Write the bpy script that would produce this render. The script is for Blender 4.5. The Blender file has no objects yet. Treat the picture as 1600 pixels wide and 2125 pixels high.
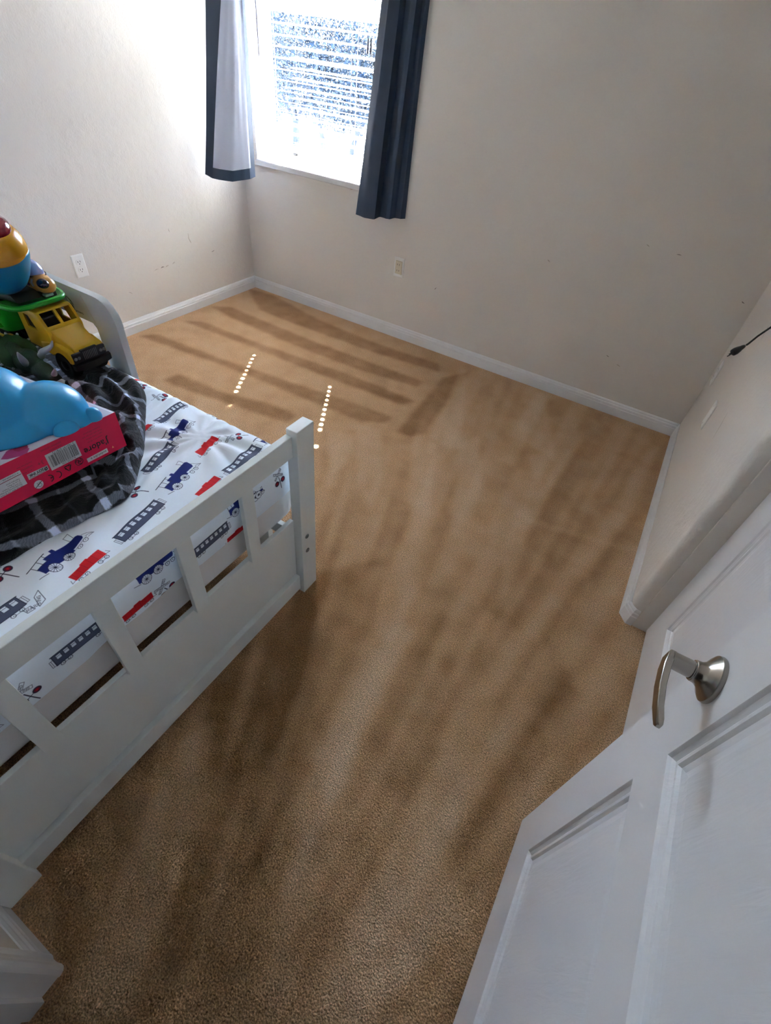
import bpy, bmesh, math, random
import numpy as np
from mathutils import Matrix, Vector, Euler
random.seed(7)
SC = bpy.context.scene
COL = SC.collection
PI = math.pi

# ------------------------------------------------------------------ camera
FPX = 989.1
RC = ((0.85047557, 0.51795139, 0.09174788), (0.42251623, -0.56877023, -0.70567731), (-0.31332307, 0.63892628, -0.70256805))
cd = bpy.data.cameras.new('camera'); cam = bpy.data.objects.new('camera', cd); COL.objects.link(cam)
cd.sensor_fit = 'HORIZONTAL'; cd.sensor_width = 36.0; cd.lens = 36.0 * FPX / 1600.0
cd.clip_start = 0.02; cd.clip_end = 500
cx, cy, cz = Vector(RC[0]), -Vector(RC[1]), -Vector(RC[2])
M = Matrix((cx, cy, cz)).transposed().to_4x4(); M.translation = (2.7853, -2.8644, 1.47)
cam.matrix_world = M
SC.camera = cam

# ------------------------------------------------------------------ daylight, exposure
SUN_DIR = Vector((0.4885 * math.cos(math.radians(44)), -0.8725 * math.cos(math.radians(44)), -math.sin(math.radians(44))))
W = bpy.data.worlds.new('sky'); SC.world = W; W.use_nodes = True
wn, wl = W.node_tree.nodes, W.node_tree.links
wn.clear()
sky = wn.new('ShaderNodeTexSky'); sky.sky_type = 'NISHITA'; sky.sun_disc = False
sky.sun_elevation = math.radians(44); sky.sun_rotation = math.radians(-29)
sky.air_density = 1.0; sky.dust_density = 2.0; sky.ozone_density = 1.0
bg = wn.new('ShaderNodeBackground'); bg.inputs['Strength'].default_value = 0.5
wo = wn.new('ShaderNodeOutputWorld'); tint = wn.new('ShaderNodeMix'); tint.data_type = 'RGBA'; tint.blend_type = 'MULTIPLY'; tint.inputs['Factor'].default_value = 1.0; tint.inputs['B'].default_value = (0.80, 0.97, 1.28, 1); wl.new(sky.outputs[0], tint.inputs['A']); wl.new(tint.outputs['Result'], bg.inputs[0]); wl.new(bg.outputs[0], wo.inputs[0])
sl = bpy.data.lights.new('sun', 'SUN'); sl.energy = 34.0; sl.angle = math.radians(0.53); sl.color = (1.0, 0.98, 0.97)
so = bpy.data.objects.new('sun', sl); COL.objects.link(so)
so.rotation_euler = SUN_DIR.to_track_quat('-Z', 'Y').to_euler(); so.location = (-10, 20, 20)
pl = bpy.data.lights.new('window_portal', 'AREA'); pl.shape = 'RECTANGLE'; pl.size = 1.0; pl.size_y = 1.3
po = bpy.data.objects.new('window_portal', pl); COL.objects.link(po)
po.location = (0.59, 0.165, 1.45); po.rotation_euler = (math.radians(-90), 0, 0)
pl.cycles.is_portal = True
SC.view_settings.view_transform = 'Standard'; SC.view_settings.look = 'None'
SC.view_settings.gamma = 1.0; SC.view_settings.use_curve_mapping = False
SC.view_settings.exposure = 3.78
SC.cycles.use_denoising = True
SC.cycles.max_bounces = 12; SC.cycles.diffuse_bounces = 8; SC.cycles.transparent_max_bounces = 12
SC.cycles.sample_clamp_indirect = 8.0
SC.cycles.caustics_reflective = False; SC.cycles.caustics_refractive = False

# ------------------------------------------------------------------ helpers
def link(o, parent=None):
    COL.objects.link(o)
    if parent is not None:
        o.parent = parent
        o.matrix_parent_inverse = Matrix.Translation(-PLOC.get(parent.name, Vector((0, 0, 0))))
    return o
PLOC = {}
def tag(o, label=None, cat=None, group=None, kind=None):
    if label: o['label'] = label
    if cat: o['category'] = cat
    if group: o['group'] = group
    if kind: o['kind'] = kind
    return o
def thing(name, label, cat, loc, group=None):
    o = bpy.data.objects.new(name, None); COL.objects.link(o)
    o.location = loc; o.empty_display_size = 0.05
    PLOC[o.name] = Vector(loc)
    return tag(o, label, cat, group)
def mesh_obj(name, verts, faces, mat, parent=None, smooth=False, fm=None):
    me = bpy.data.meshes.new(name); me.from_pydata([tuple(v) for v in verts], [], [tuple(f) for f in faces])
    mats = mat if isinstance(mat, (list, tuple)) else [mat]
    for m in mats: me.materials.append(m)
    if fm is not None:
        for p, i in zip(me.polygons, fm): p.material_index = i
    if smooth:
        me.polygons.foreach_set('use_smooth', [True] * len(me.polygons))
    me.update()
    return link(bpy.data.objects.new(name, me), parent)
def bm_obj(name, bm, mat, parent=None, smooth=False, recalc=True):
    if recalc: bmesh.ops.recalc_face_normals(bm, faces=bm.faces[:])
    me = bpy.data.meshes.new(name); bm.to_mesh(me); bm.free()
    for m in (mat if isinstance(mat, (list, tuple)) else [mat]): me.materials.append(m)
    if smooth: me.polygons.foreach_set('use_smooth', [True] * len(me.polygons))
    return link(bpy.data.objects.new(name, me), parent)
def bm_box(lo, hi, bev=0.0, seg=2, bm=None):
    b = bmesh.new()
    lo, hi = Vector(lo), Vector(hi)
    bmesh.ops.create_cube(b, size=1.0)
    for v in b.verts:
        v.co = Vector(((lo[i] + hi[i]) / 2 + v.co[i] * (hi[i] - lo[i]) for i in range(3)))
    if bev > 0:
        bmesh.ops.bevel(b, geom=b.edges[:], offset=bev, segments=seg, profile=0.5, affect='EDGES', clamp_overlap=True)
    return b
def box(name, lo, hi, mat, parent=None, bev=0.002, seg=2, smooth=False):
    return bm_obj(name, bm_box(lo, hi, bev, seg), mat, parent, smooth)
def tube(name, pts, r, mat, parent=None, n=10, cap=True):
    """swept round tube; r is a number or a list per point"""
    pts = [Vector(p) for p in pts]; N = len(pts)
    rs = r if isinstance(r, (list, tuple)) else [r] * N
    V, F = [], []
    up = None
    for i, p in enumerate(pts):
        t = (pts[min(i + 1, N - 1)] - pts[max(i - 1, 0)]).normalized()
        if up is None:
            up = Vector((0, 0, 1)) if abs(t.z) < 0.9 else Vector((1, 0, 0))
        a = t.cross(up).normalized(); b = a.cross(t).normalized(); up = b
        for k in range(n):
            an = 2 * PI * k / n
            V.append(p + (a * math.cos(an) + b * math.sin(an)) * rs[i])
    for i in range(N - 1):
        for k in range(n):
            F.append((i * n + k, i * n + (k + 1) % n, (i + 1) * n + (k + 1) % n, (i + 1) * n + k))
    if cap:
        F.append(tuple(range(n))[::-1]); F.append(tuple((N - 1) * n + k for k in range(n)))
    return mesh_obj(name, V, F, mat, parent, True)
def lathe(name, prof, mat, parent=None, n=32, mtx=None, smooth=True):
    """prof: list of (radius, height) about local z"""
    V, F = [], []
    m = len(prof)
    for r, z in prof:
        for k in range(n):
            a = 2 * PI * k / n
            V.append(Vector((max(r, 1e-5) * math.cos(a), max(r, 1e-5) * math.sin(a), z)))
    for i in range(m - 1):
        for k in range(n):
            F.append((i * n + k, i * n + (k + 1) % n, (i + 1) * n + (k + 1) % n, (i + 1) * n + k))
    F.append(tuple(range(n))[::-1]); F.append(tuple((m - 1) * n + k for k in range(n)))
    if mtx is not None: V = [mtx @ v for v in V]
    return mesh_obj(name, V, F, mat, parent, smooth)
def axis_mtx(loc, direction, roll_ref=None):
    q = Vector(direction).normalized().to_track_quat('Z', 'Y')
    return Matrix.Translation(loc) @ q.to_matrix().to_4x4()
def prism(name, poly, h0, h1, mapf, mat, parent=None, bev=0.0, seg=2, smooth=False):
    """poly in 2D extruded from h0 to h1; mapf(u,v,w)->xyz"""
    b = bmesh.new()
    A = [b.verts.new(mapf(u, v, h0)) for u, v in poly]; B = [b.verts.new(mapf(u, v, h1)) for u, v in poly]
    n = len(poly)
    b.faces.new(A[::-1]); b.faces.new(B)
    for i in range(n): b.faces.new((A[i], A[(i + 1) % n], B[(i + 1) % n], B[i]))
    if bev > 0: bmesh.ops.bevel(b, geom=b.edges[:], offset=bev, segments=seg, profile=0.5, affect='EDGES', clamp_overlap=True)
    return bm_obj(name, b, mat, parent, smooth)
def frame(name, us, vs, holes, w0, w1, mapf, mat, parent=None):
    """slab on a u-v grid with rectangular cells left out: one closed mesh"""
    nu, nv = len(us), len(vs); V = []; F = []
    for w in (w0, w1):
        for v in vs:
            for u in us: V.append(mapf(u, v, w))
    idx = lambda i, j, k: k * nu * nv + j * nu + i
    solid = lambda i, j: 0 <= i < nu - 1 and 0 <= j < nv - 1 and (i, j) not in holes
    for i in range(nu - 1):
        for j in range(nv - 1):
            if not solid(i, j): continue
            F.append((idx(i, j, 0), idx(i, j + 1, 0), idx(i + 1, j + 1, 0), idx(i + 1, j, 0)))
            F.append((idx(i, j, 1), idx(i + 1, j, 1), idx(i + 1, j + 1, 1), idx(i, j + 1, 1)))
            for di, dj, a, c in ((-1, 0, (i, j), (i, j + 1)), (1, 0, (i + 1, j), (i + 1, j + 1)), (0, -1, (i, j), (i + 1, j)), (0, 1, (i, j + 1), (i + 1, j + 1))):
                if not solid(i + di, j + dj):
                    F.append((idx(*a, 0), idx(*c, 0), idx(*c, 1), idx(*a, 1)))
    b = bmesh.new(); vv = [b.verts.new(p) for p in V]
    for f in F: b.faces.new([vv[i] for i in f])
    for v in [v for v in b.verts if not v.link_faces]: b.verts.remove(v)
    return bm_obj(name, b, mat, parent)
def rings(name, rects, mapf, mat, parent=None, close_back=None):
    """nested rectangles (u0,v0,u1,v1,w) joined in a loft, last one filled"""
    V, F = [], []
    for u0, v0, u1, v1, w in rects:
        V += [mapf(u0, v0, w), mapf(u1, v0, w), mapf(u1, v1, w), mapf(u0, v1, w)]
    for i in range(len(rects) - 1):
        for k in range(4):
            F.append((i * 4 + k, i * 4 + (k + 1) % 4, i * 4 + 4 + (k + 1) % 4, i * 4 + 4 + k))
    L = (len(rects) - 1) * 4
    F.append((L, L + 1, L + 2, L + 3)); F.append((3, 2, 1, 0))
    b = bmesh.new(); vv = [b.verts.new(p) for p in V]
    for f in F: b.faces.new([vv[i] for i in f])
    return bm_obj(name, b, mat, parent)
def sweep_plan(path, prof):
    """cross-sections of a skirting profile (d from wall, z) along a plan path with mitres; room lies to the right of travel"""
    out = []
    P = [Vector((p[0], p[1])) for p in path]; N = len(P)
    for i in range(N):
        ns = []
        if i > 0: t = (P[i] - P[i - 1]).normalized(); ns.append(Vector((t.y, -t.x)))
        if i < N - 1: t = (P[i + 1] - P[i]).normalized(); ns.append(Vector((t.y, -t.x)))
        if len(ns) == 2:
            m = (ns[0] + ns[1]).normalized(); m = m / max(0.3, m.dot(ns[0]))
        else: m = ns[0]
        out.append([(P[i].x + m.x * d, P[i].y + m.y * d, z) for d, z in prof])
    return out
def sweep_obj(name, secs, mat, parent=None):
    n = len(secs[0]); V = [v for s in secs for v in s]; F = []
    for i in range(len(secs) - 1):
        for k in range(n):
            F.append((i * n + k, i * n + (k + 1) % n, (i + 1) * n + (k + 1) % n, (i + 1) * n + k))
    F.append(tuple(range(n))); F.append(tuple((len(secs) - 1) * n + k for k in range(n))[::-1])
    b = bmesh.new(); vv = [b.verts.new(p) for p in V]
    for f in F: b.faces.new([vv[i] for i in f])
    return bm_obj(name, b, mat, parent)
def evaluated(o):
    """bake the modifiers of o into its mesh"""
    bpy.context.view_layer.update()
    dg = bpy.context.evaluated_depsgraph_get()
    me = bpy.data.meshes.new_from_object(o.evaluated_get(dg))
    old = o.data; o.modifiers.clear(); o.data = me
    bpy.data.meshes.remove(old)
    return o
def cut(o, cutters, op='DIFFERENCE'):
    for c in cutters:
        m = o.modifiers.new('b', 'BOOLEAN'); m.operation = op; m.object = c; m.solver = 'EXACT'
    evaluated(o)
    for c in cutters: bpy.data.objects.remove(c, do_unlink=True)
    return o
def shade_auto(o, ang=35):
    me = o.data
    me.polygons.foreach_set('use_smooth', [True] * len(me.polygons))
    bm = bmesh.new(); bm.from_mesh(me)
    for e in bm.edges:
        if len(e.link_faces) == 2 and e.calc_face_angle(0) > math.radians(ang): e.smooth = False
    bm.to_mesh(me); bm.free()
    return o
def text_obj(name, body, size, mtx, mat, parent=None, align='LEFT', ext=0.0002, bold=0.0):
    c = bpy.data.curves.new('t', 'FONT'); c.body = body; c.size = size; c.align_x = align; c.extrude = ext; c.resolution_u = 2; c.offset = bold
    t = bpy.data.objects.new('t', c); COL.objects.link(t)
    bpy.context.view_layer.update()
    me = bpy.data.meshes.new_from_object(t.evaluated_get(bpy.context.evaluated_depsgraph_get()))
    bpy.data.objects.remove(t, do_unlink=True)
    me.transform(mtx); me.materials.clear(); me.materials.append(mat)
    return link(bpy.data.objects.new(name, me), parent)

# ------------------------------------------------------------------ materials
def srgb(r, g, b):
    f = lambda c: (c / 255) / 12.92 if c / 255 <= 0.04045 else ((c / 255 + 0.055) / 1.055) ** 2.4
    return (f(r), f(g), f(b), 1)
def mat(name, col, rough=0.5, metal=0.0, bump=None, spec=0.5, var=None, coat=0.0, sheen=0.0):
    m = bpy.data.materials.new(name); m.use_nodes = True
    nt = m.node_tree; p = nt.nodes['Principled BSDF']
    p.inputs['Base Color'].default_value = col; p.inputs['Roughness'].default_value = rough; p.inputs['Metallic'].default_value = metal
    p.inputs['Specular IOR Level'].default_value = spec
    if coat: p.inputs['Coat Weight'].default_value = coat; p.inputs['Coat Roughness'].default_value = 0.08
    if sheen: p.inputs['Sheen Weight'].default_value = sheen
    tc = nt.nodes.new('ShaderNodeTexCoord')
    if var:   # (scale, amount): gentle colour mottling
        n = nt.nodes.new('ShaderNodeTexNoise'); n.inputs['Scale'].default_value = var[0]; n.inputs['Detail'].default_value = 4
        nt.links.new(tc.outputs['Object'], n.inputs['Vector'])
        mx = nt.nodes.new('ShaderNodeMix'); mx.data_type = 'RGBA'; mx.blend_type = 'MULTIPLY'
        mp = nt.nodes.new('ShaderNodeMapRange'); mp.inputs[1].default_value = 0.3; mp.inputs[2].default_value = 0.7
        mp.inputs[3].default_value = 1 - var[1]; mp.inputs[4].default_value = 1.0
        nt.links.new(n.outputs[0], mp.inputs[0])
        mx.inputs['Factor'].default_value = 1.0; mx.inputs['A'].default_value = col
        nt.links.new(mp.outputs[0], mx.inputs['B']); nt.links.new(mx.outputs['Result'], p.inputs['Base Color'])
    if bump:  # list of (scale, strength, detail, distance)
        prev = None
        for sc, st, de, di in bump:
            n = nt.nodes.new('ShaderNodeTexNoise'); n.inputs['Scale'].default_value = sc; n.inputs['Detail'].default_value = de
            nt.links.new(tc.outputs['Object'], n.inputs['Vector'])
            b = nt.nodes.new('ShaderNodeBump'); b.inputs['Strength'].default_value = st; b.inputs['Distance'].default_value = di
            nt.links.new(n.outputs[0], b.inputs['Height'])
            if prev: nt.links.new(prev.outputs[0], b.inputs['Normal'])
            prev = b
        nt.links.new(prev.outputs[0], p.inputs['Normal'])
    return m
def np_image(name, arr, noncolor=False):
    """picture made in memory from an array h x w x 3 (linear or sRGB bytes 0..1)"""
    h, w = arr.shape[:2]
    im = bpy.data.images.new(name, w, h, alpha=False, float_buffer=False)
    if noncolor: im.colorspace_settings.name = 'Non-Color'
    px = np.ones((h, w, 4), np.float32); px[..., :3] = arr
    im.pixels.foreach_set(px.ravel()); im.update(); im.pack()
    return im

M_wall = mat('painted_drywall', (0.69, 0.655, 0.608, 1), 0.75, bump=[(28, 0.35, 3, 0.006), (130, 0.5, 2, 0.002)], spec=0.25, var=(1.5, 0.04))
M_ceil = mat('ceiling_paint', (0.44, 0.43, 0.41, 1), 0.9, bump=[(60, 0.4, 3, 0.004)], spec=0.1)
M_trim = mat('white_trim_paint', (0.74, 0.75, 0.76, 1), 0.35, spec=0.4, var=(6, 0.05))
M_bed = mat('white_bed_paint', (0.76, 0.81, 0.81, 1), 0.38, spec=0.45, var=(5, 0.04))
M_door = mat('white_door_paint', (0.74, 0.74, 0.755, 1), 0.36, spec=0.45, var=(4, 0.04))
M_guard = mat('guard_rail_white', (0.56, 0.585, 0.59, 1), 0.4, spec=0.4, var=(7, 0.12))  # darker, mottled white for the guard rail
M_grain = mat('white_embossed_panel', (0.72, 0.725, 0.745, 1), 0.4, spec=0.45)
def add_grain(m, axis_scale):
    nt = m.node_tree; p = nt.nodes['Principled BSDF']
    tc = nt.nodes.new('ShaderNodeTexCoord'); mp = nt.nodes.new('ShaderNodeMapping'); mp.inputs['Scale'].default_value = axis_scale
    n = nt.nodes.new('ShaderNodeTexNoise'); n.inputs['Scale'].default_value = 1.0; n.inputs['Detail'].default_value = 5; n.inputs['Distortion'].default_value = 0.6
    b = nt.nodes.new('ShaderNodeBump'); b.inputs['Strength'].default_value = 0.35; b.inputs['Distance'].default_value = 0.002
    nt.links.new(tc.outputs['Object'], mp.inputs[0]); nt.links.new(mp.outputs[0], n.inputs['Vector'])
    nt.links.new(n.outputs[0], b.inputs['Height']); nt.links.new(b.outputs[0], p.inputs['Normal'])
add_grain(M_grain, (60, 95, 14))
M_nickel = mat('brushed_nickel', (0.36, 0.33, 0.29, 1), 0.24, 1.0, bump=[(900, 0.05, 2, 0.0003)])
M_dark = mat('dark_metal', (0.03, 0.03, 0.032, 1), 0.4, 0.6)
M_bolt = mat('grey_bolt_steel', (0.18, 0.2, 0.21, 1), 0.4, 0.9)
M_black = mat('black_plastic', (0.008, 0.008, 0.009, 1), 0.45)
M_plate = mat('white_plate_plastic', (0.78, 0.78, 0.76, 1), 0.35)
M_ivory = mat('ivory_plastic', (0.62, 0.56, 0.42, 1), 0.4)
M_vinyl = mat('window_vinyl', (0.38, 0.37, 0.35, 1), 0.4)
M_slat = mat('blind_white', (0.62, 0.62, 0.62, 1), 0.45)
M_cord = mat('blind_cord', (0.7, 0.7, 0.7, 1), 0.7)
M_wand = mat('grey_wand', (0.1, 0.11, 0.15, 1), 0.4)
M_scuff = mat('scuff_grime', (0.22, 0.19, 0.17, 1), 0.8)
M_scuff2 = mat('faint_scuff', (0.45, 0.40, 0.34, 1), 0.8)
M_navy = mat('navy_curtain_cloth', (0.020, 0.042, 0.085, 1), 0.55, bump=[(500, 0.2, 2, 0.0006), (7, 0.35, 3, 0.01)], sheen=0.15, var=(9, 0.2))
M_white_cloth = mat('white_curtain_cloth', (0.54, 0.59, 0.74, 1), 0.75, bump=[(500, 0.2, 2, 0.0006), (7, 0.3, 3, 0.01)])
M_matt = mat('mattress_ticking', (0.70, 0.70, 0.70, 1), 0.85, bump=[(300, 0.2, 2, 0.001)])

def glass_mat():
    m = bpy.data.materials.new('window_glass'); m.use_nodes = True; nt = m.node_tree; nt.nodes.clear()
    o = nt.nodes.new('ShaderNodeOutputMaterial'); mx = nt.nodes.new('ShaderNodeMixShader')
    t = nt.nodes.new('ShaderNodeBsdfTransparent'); t.inputs[0].default_value = (0.93, 0.95, 0.95, 1)
    g = nt.nodes.new('ShaderNodeBsdfGlossy'); g.inputs['Roughness'].default_value = 0.02
    mx.inputs[0].default_value = 0.06
    nt.links.new(t.outputs[0], mx.inputs[1]); nt.links.new(g.outputs[0], mx.inputs[2]); nt.links.new(mx.outputs[0], o.inputs[0])
    return m
M_glass = glass_mat()

# ------------------------------------------------------------------ raster drawing in numpy (flat print)
class Ras:
    def __init__(s, w, h, col, ppm, ox, oy):
        s.a = np.empty((h, w, 3), np.float32); s.a[:] = col; s.ppm = ppm; s.ox = ox; s.oy = oy; s.w = w; s.h = h
    def _win(s, P, pad):
        P = (np.array(P, float) - (s.ox, s.oy)) * s.ppm
        x0 = int(max(0, math.floor(P[:, 0].min() - pad))); x1 = int(min(s.w, math.ceil(P[:, 0].max() + pad + 1)))
        y0 = int(max(0, math.floor(P[:, 1].min() - pad))); y1 = int(min(s.h, math.ceil(P[:, 1].max() + pad + 1)))
        if x1 <= x0 or y1 <= y0: return P, None
        X, Y = np.meshgrid(np.arange(x0, x1) + .5, np.arange(y0, y1) + .5)
        return P, (x0, x1, y0, y1, X, Y)
    def _mix(s, w, al, col):
        x0, x1, y0, y1 = w[:4]
        s.a[y0:y1, x0:x1] = s.a[y0:y1, x0:x1] * (1 - al[..., None]) + np.array(col, np.float32) * al[..., None]
    def poly(s, pts, col, alpha=1.0):
        P, w = s._win(pts, 1)
        if w is None: return
        X, Y = w[4], w[5]; acc = np.zeros(X.shape)
        for dx, dy in ((-.25, -.25), (.25, -.25), (-.25, .25), (.25, .25)):
            ins = np.zeros(X.shape, bool); n = len(P)
            for i in range(n):
                (ax, ay), (bx, by) = P[i], P[(i + 1) % n]
                if ay == by: continue
                c = ((ay > Y + dy) != (by > Y + dy)) & (X + dx < (bx - ax) * (Y + dy - ay) / (by - ay) + ax)
                ins ^= c
            acc += ins
        s._mix(w, acc / 4 * alpha, col)
    def line(s, pts, wd, col, closed=False):
        if closed: pts = list(pts) + [pts[0]]
        hw = wd * s.ppm / 2
        P, w = s._win(pts, hw + 1)
        if w is None: return
        X, Y = w[4], w[5]; D = np.full(X.shape, 1e9)
        for (ax, ay), (bx, by) in zip(P[:-1], P[1:]):
            dx, dy = bx - ax, by - ay; L = dx * dx + dy * dy + 1e-9
            t = np.clip(((X - ax) * dx + (Y - ay) * dy) / L, 0, 1)
            D = np.minimum(D, np.hypot(X - ax - t * dx, Y - ay - t * dy))
        s._mix(w, np.clip(hw + .5 - D, 0, 1), col)
    def disc(s, c, r, col, ring=None):
        P, w = s._win([(c[0] - r, c[1] - r), (c[0] + r, c[1] + r)], 2)
        if w is None: return
        X, Y = w[4], w[5]; C = (np.array(c) - (s.ox, s.oy)) * s.ppm
        D = np.hypot(X - C[0], Y - C[1]) - r * s.ppm
        if ring: D = np.abs(D) - ring * s.ppm / 2
        s._mix(w, np.clip(.5 - D, 0, 1), col)
GLY = {'R': [[(0, 0), (0, 1), (.7, 1), (.7, .5), (0, .5), (.7, 0)]], 'A': [[(0, 0), (.35, 1), (.7, 0)], [(.15, .4), (.55, .4)]], 'I': [[(.2, 0), (.2, 1)]],
       'L': [[(0, 1), (0, 0), (.6, 0)]], 'C': [[(.7, .9), (.35, 1), (0, .6), (0, .4), (.35, 0), (.7, .1)]], 'O': [[(0, .3), (0, .7), (.35, 1), (.7, .7), (.7, .3), (.35, 0), (0, .3)]],
       'S': [[(.7, .9), (.3, 1), (0, .75), (.7, .3), (.4, 0), (0, .1)]], 'N': [[(0, 0), (0, 1), (.7, 0), (.7, 1)]], 'G': [[(.7, .9), (.35, 1), (0, .6), (0, .4), (.35, 0), (.7, .2), (.7, .5), (.4, .5)]],
       'D': [[(0, 0), (0, 1), (.5, .9), (.7, .5), (.5, .1), (0, 0)]]}
def strokes(r, txt, x, y, h, ang, wd, col):
    ca, sa = math.cos(ang), math.sin(ang); pen = 0
    for ch in txt:
        for st in GLY.get(ch, []):
            r.line([(x + (pen + px * h) * ca - py * h * sa, y + (pen + px * h) * sa + py * h * ca) for px, py in st], wd, col)
        pen += h * (0.55 if ch == 'I' else 0.95)

# ------------------------------------------------------------------ the room shell
RW, RF, RH = 3.149, -3.138, 2.44        # right wall x, front wall y, ceiling z
# carpet: pile brushed in vacuum tracks (a nap map with some bed shade, drawn on the floor plan) over fibre noise
NAP_D = [
 [(0.03,-0.5),(0.15,-0.41),(0.79,-0.44),(1.34,-0.43),(1.72,-0.42),(1.74,-0.5),(1.35,-0.56),(0.82,-0.57),(0.28,-0.54)],
 [(0.07,-0.79),(0.19,-0.71),(0.67,-0.7),(1.12,-0.66),(1.54,-0.64),(1.8,-0.65),(1.76,-0.73),(1.19,-0.76),(0.64,-0.77)],
 [(0.05,-1.12),(0.11,-1.03),(0.62,-1.0),(1.04,-0.95),(1.44,-0.9),(1.78,-0.87),(1.77,-0.95),(1.66,-1.02),(1.25,-1.03),(0.71,-1.05)],
 [(0.57,-1.38),(0.59,-1.28),(0.89,-1.27),(1.18,-1.19),(1.36,-1.19),(1.38,-1.27),(1.09,-1.32),(0.7,-1.38)],
 [(-0.01,-0.07),(0.19,-0.03),(0.73,-0.15),(1.25,-0.18),(1.7,-0.15),(1.75,-0.24),(1.33,-0.3),(0.69,-0.32),(0.32,-0.31)],
 [(1.80,-0.3),(1.9,-0.1),(1.96,-0.6),(1.99,-0.95),(1.86,-0.98),(1.83,-0.6)],
 [(2.47,-2.52),(2.54,-2.48),(2.62,-2.81),(2.68,-2.99),(2.55,-3.07),(2.5,-2.88)],
 [(2.73,-1.72),(2.76,-1.71),(2.76,-2.38),(2.73,-2.67),(2.74,-2.87),(2.7,-2.86),(2.69,-2.61),(2.72,-2.18)],
 [(3.0,-1.81),(3.05,-1.8),(2.99,-2.19),(2.98,-2.42),(3.01,-2.57),(2.94,-2.53),(2.92,-2.32)],
 [(2.1,-2.07),(2.16,-2.06),(2.31,-2.32),(2.38,-2.52),(2.38,-2.72),(2.26,-2.6),(2.14,-2.3)]]
NAP_L = [
 [(1.95,-0.94),(2.05,-0.86),(2.29,-1.41),(2.31,-1.59),(2.13,-1.32)],[(2.19,-0.87),(2.23,-0.72),(2.41,-1.1),(2.46,-1.46),(2.42,-1.47)],
 [(2.61,-1.17),(2.66,-1.1),(2.73,-1.46),(2.74,-1.68),(2.67,-1.5)],[(2.02,-0.89),(1.84,-0.09),(1.89,-0.13),(2.2,-0.89),(2.16,-0.95)],
 [(2.52,-0.72),(2.58,-0.65),(2.64,-0.91),(2.59,-0.88)],[(2.36,-0.62),(2.35,-0.03),(2.41,-0.1),(2.65,-0.68),(2.49,-0.63)],
 [(2.66,-0.72),(2.71,-0.11),(2.76,-0.17),(2.68,-0.97),(2.66,-1.1)],[(3.0,-0.56),(3.07,-0.18),(3.09,-0.18),(3.07,-0.83),(3.03,-1.06)],
 [(1.66,-1.06),(1.79,-1.01),(1.99,-1.34),(2.09,-1.58),(1.92,-1.43)],[(1.57,-1.19),(1.71,-1.14),(1.8,-1.34),(1.8,-1.48)],
 [(2.65,-1.18),(3.14,-1.075),(3.14,-1.09),(2.66,-1.2)],
 [(2.46,-1.97),(2.53,-1.96),(2.53,-2.18),(2.55,-2.37),(2.6,-2.6),(2.61,-2.71),(2.61,-2.81),(2.56,-2.71),(2.51,-2.58),(2.48,-2.4),(2.45,-2.13)],
 [(2.78,-2.3),(2.86,-2.23),(2.9,-2.41),(2.93,-2.6),(2.95,-2.74),(2.81,-2.91),(2.78,-2.84),(2.77,-2.64),(2.78,-2.5)],
 [(3.04,-2.19),(3.07,-2.13),(3.08,-2.27),(3.04,-2.39)],[(2.13,-2.66),(2.17,-2.58),(2.33,-2.75),(2.4,-2.94),(2.46,-3.12),(2.35,-3.18),(2.26,-2.96)]]
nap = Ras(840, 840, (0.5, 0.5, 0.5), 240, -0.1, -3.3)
nap.poly([(2.10, -1.95), (2.26, -1.75), (2.40, -2.05), (2.46, -2.45), (2.52, -2.8), (2.5, -3.2), (2.0, -3.2), (2.0, -2.0)], (0.0, 0.0, 0.0), 0.28)  # broad pile lay beside the bed, with part of the bed's shade painted in
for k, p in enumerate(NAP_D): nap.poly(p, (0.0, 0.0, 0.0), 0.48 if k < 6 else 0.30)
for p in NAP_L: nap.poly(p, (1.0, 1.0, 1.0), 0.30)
def blur(a, k):
    for ax in (0, 1):
        c = np.cumsum(np.pad(a, [(k + 1, k) if i == ax else (0, 0) for i in range(a.ndim)], mode='edge'), axis=ax)
        n = a.shape[ax]
        a = (np.take(c, np.arange(2 * k + 1, n + 2 * k + 1), axis=ax) - np.take(c, np.arange(0, n), axis=ax)) / (2 * k + 1)
    return a
# strokes of the vacuum fanning out from where one stands in the doorway
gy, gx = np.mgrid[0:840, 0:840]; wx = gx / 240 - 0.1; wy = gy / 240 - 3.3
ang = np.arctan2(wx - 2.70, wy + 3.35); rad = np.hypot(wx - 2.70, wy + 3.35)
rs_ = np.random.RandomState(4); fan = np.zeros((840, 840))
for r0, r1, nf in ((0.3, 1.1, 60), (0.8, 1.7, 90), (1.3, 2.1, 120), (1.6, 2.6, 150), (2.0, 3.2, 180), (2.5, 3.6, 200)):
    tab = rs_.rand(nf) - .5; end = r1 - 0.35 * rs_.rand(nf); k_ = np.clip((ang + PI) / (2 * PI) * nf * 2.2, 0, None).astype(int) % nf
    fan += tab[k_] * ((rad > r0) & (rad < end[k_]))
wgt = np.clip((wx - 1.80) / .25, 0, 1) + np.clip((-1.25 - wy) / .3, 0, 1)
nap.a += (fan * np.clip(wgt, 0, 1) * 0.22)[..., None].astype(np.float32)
nap_shade_img = np_image('carpet_nap_shade', np.clip(blur(blur(nap.a, 3), 3), 0, 1), True)

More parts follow.
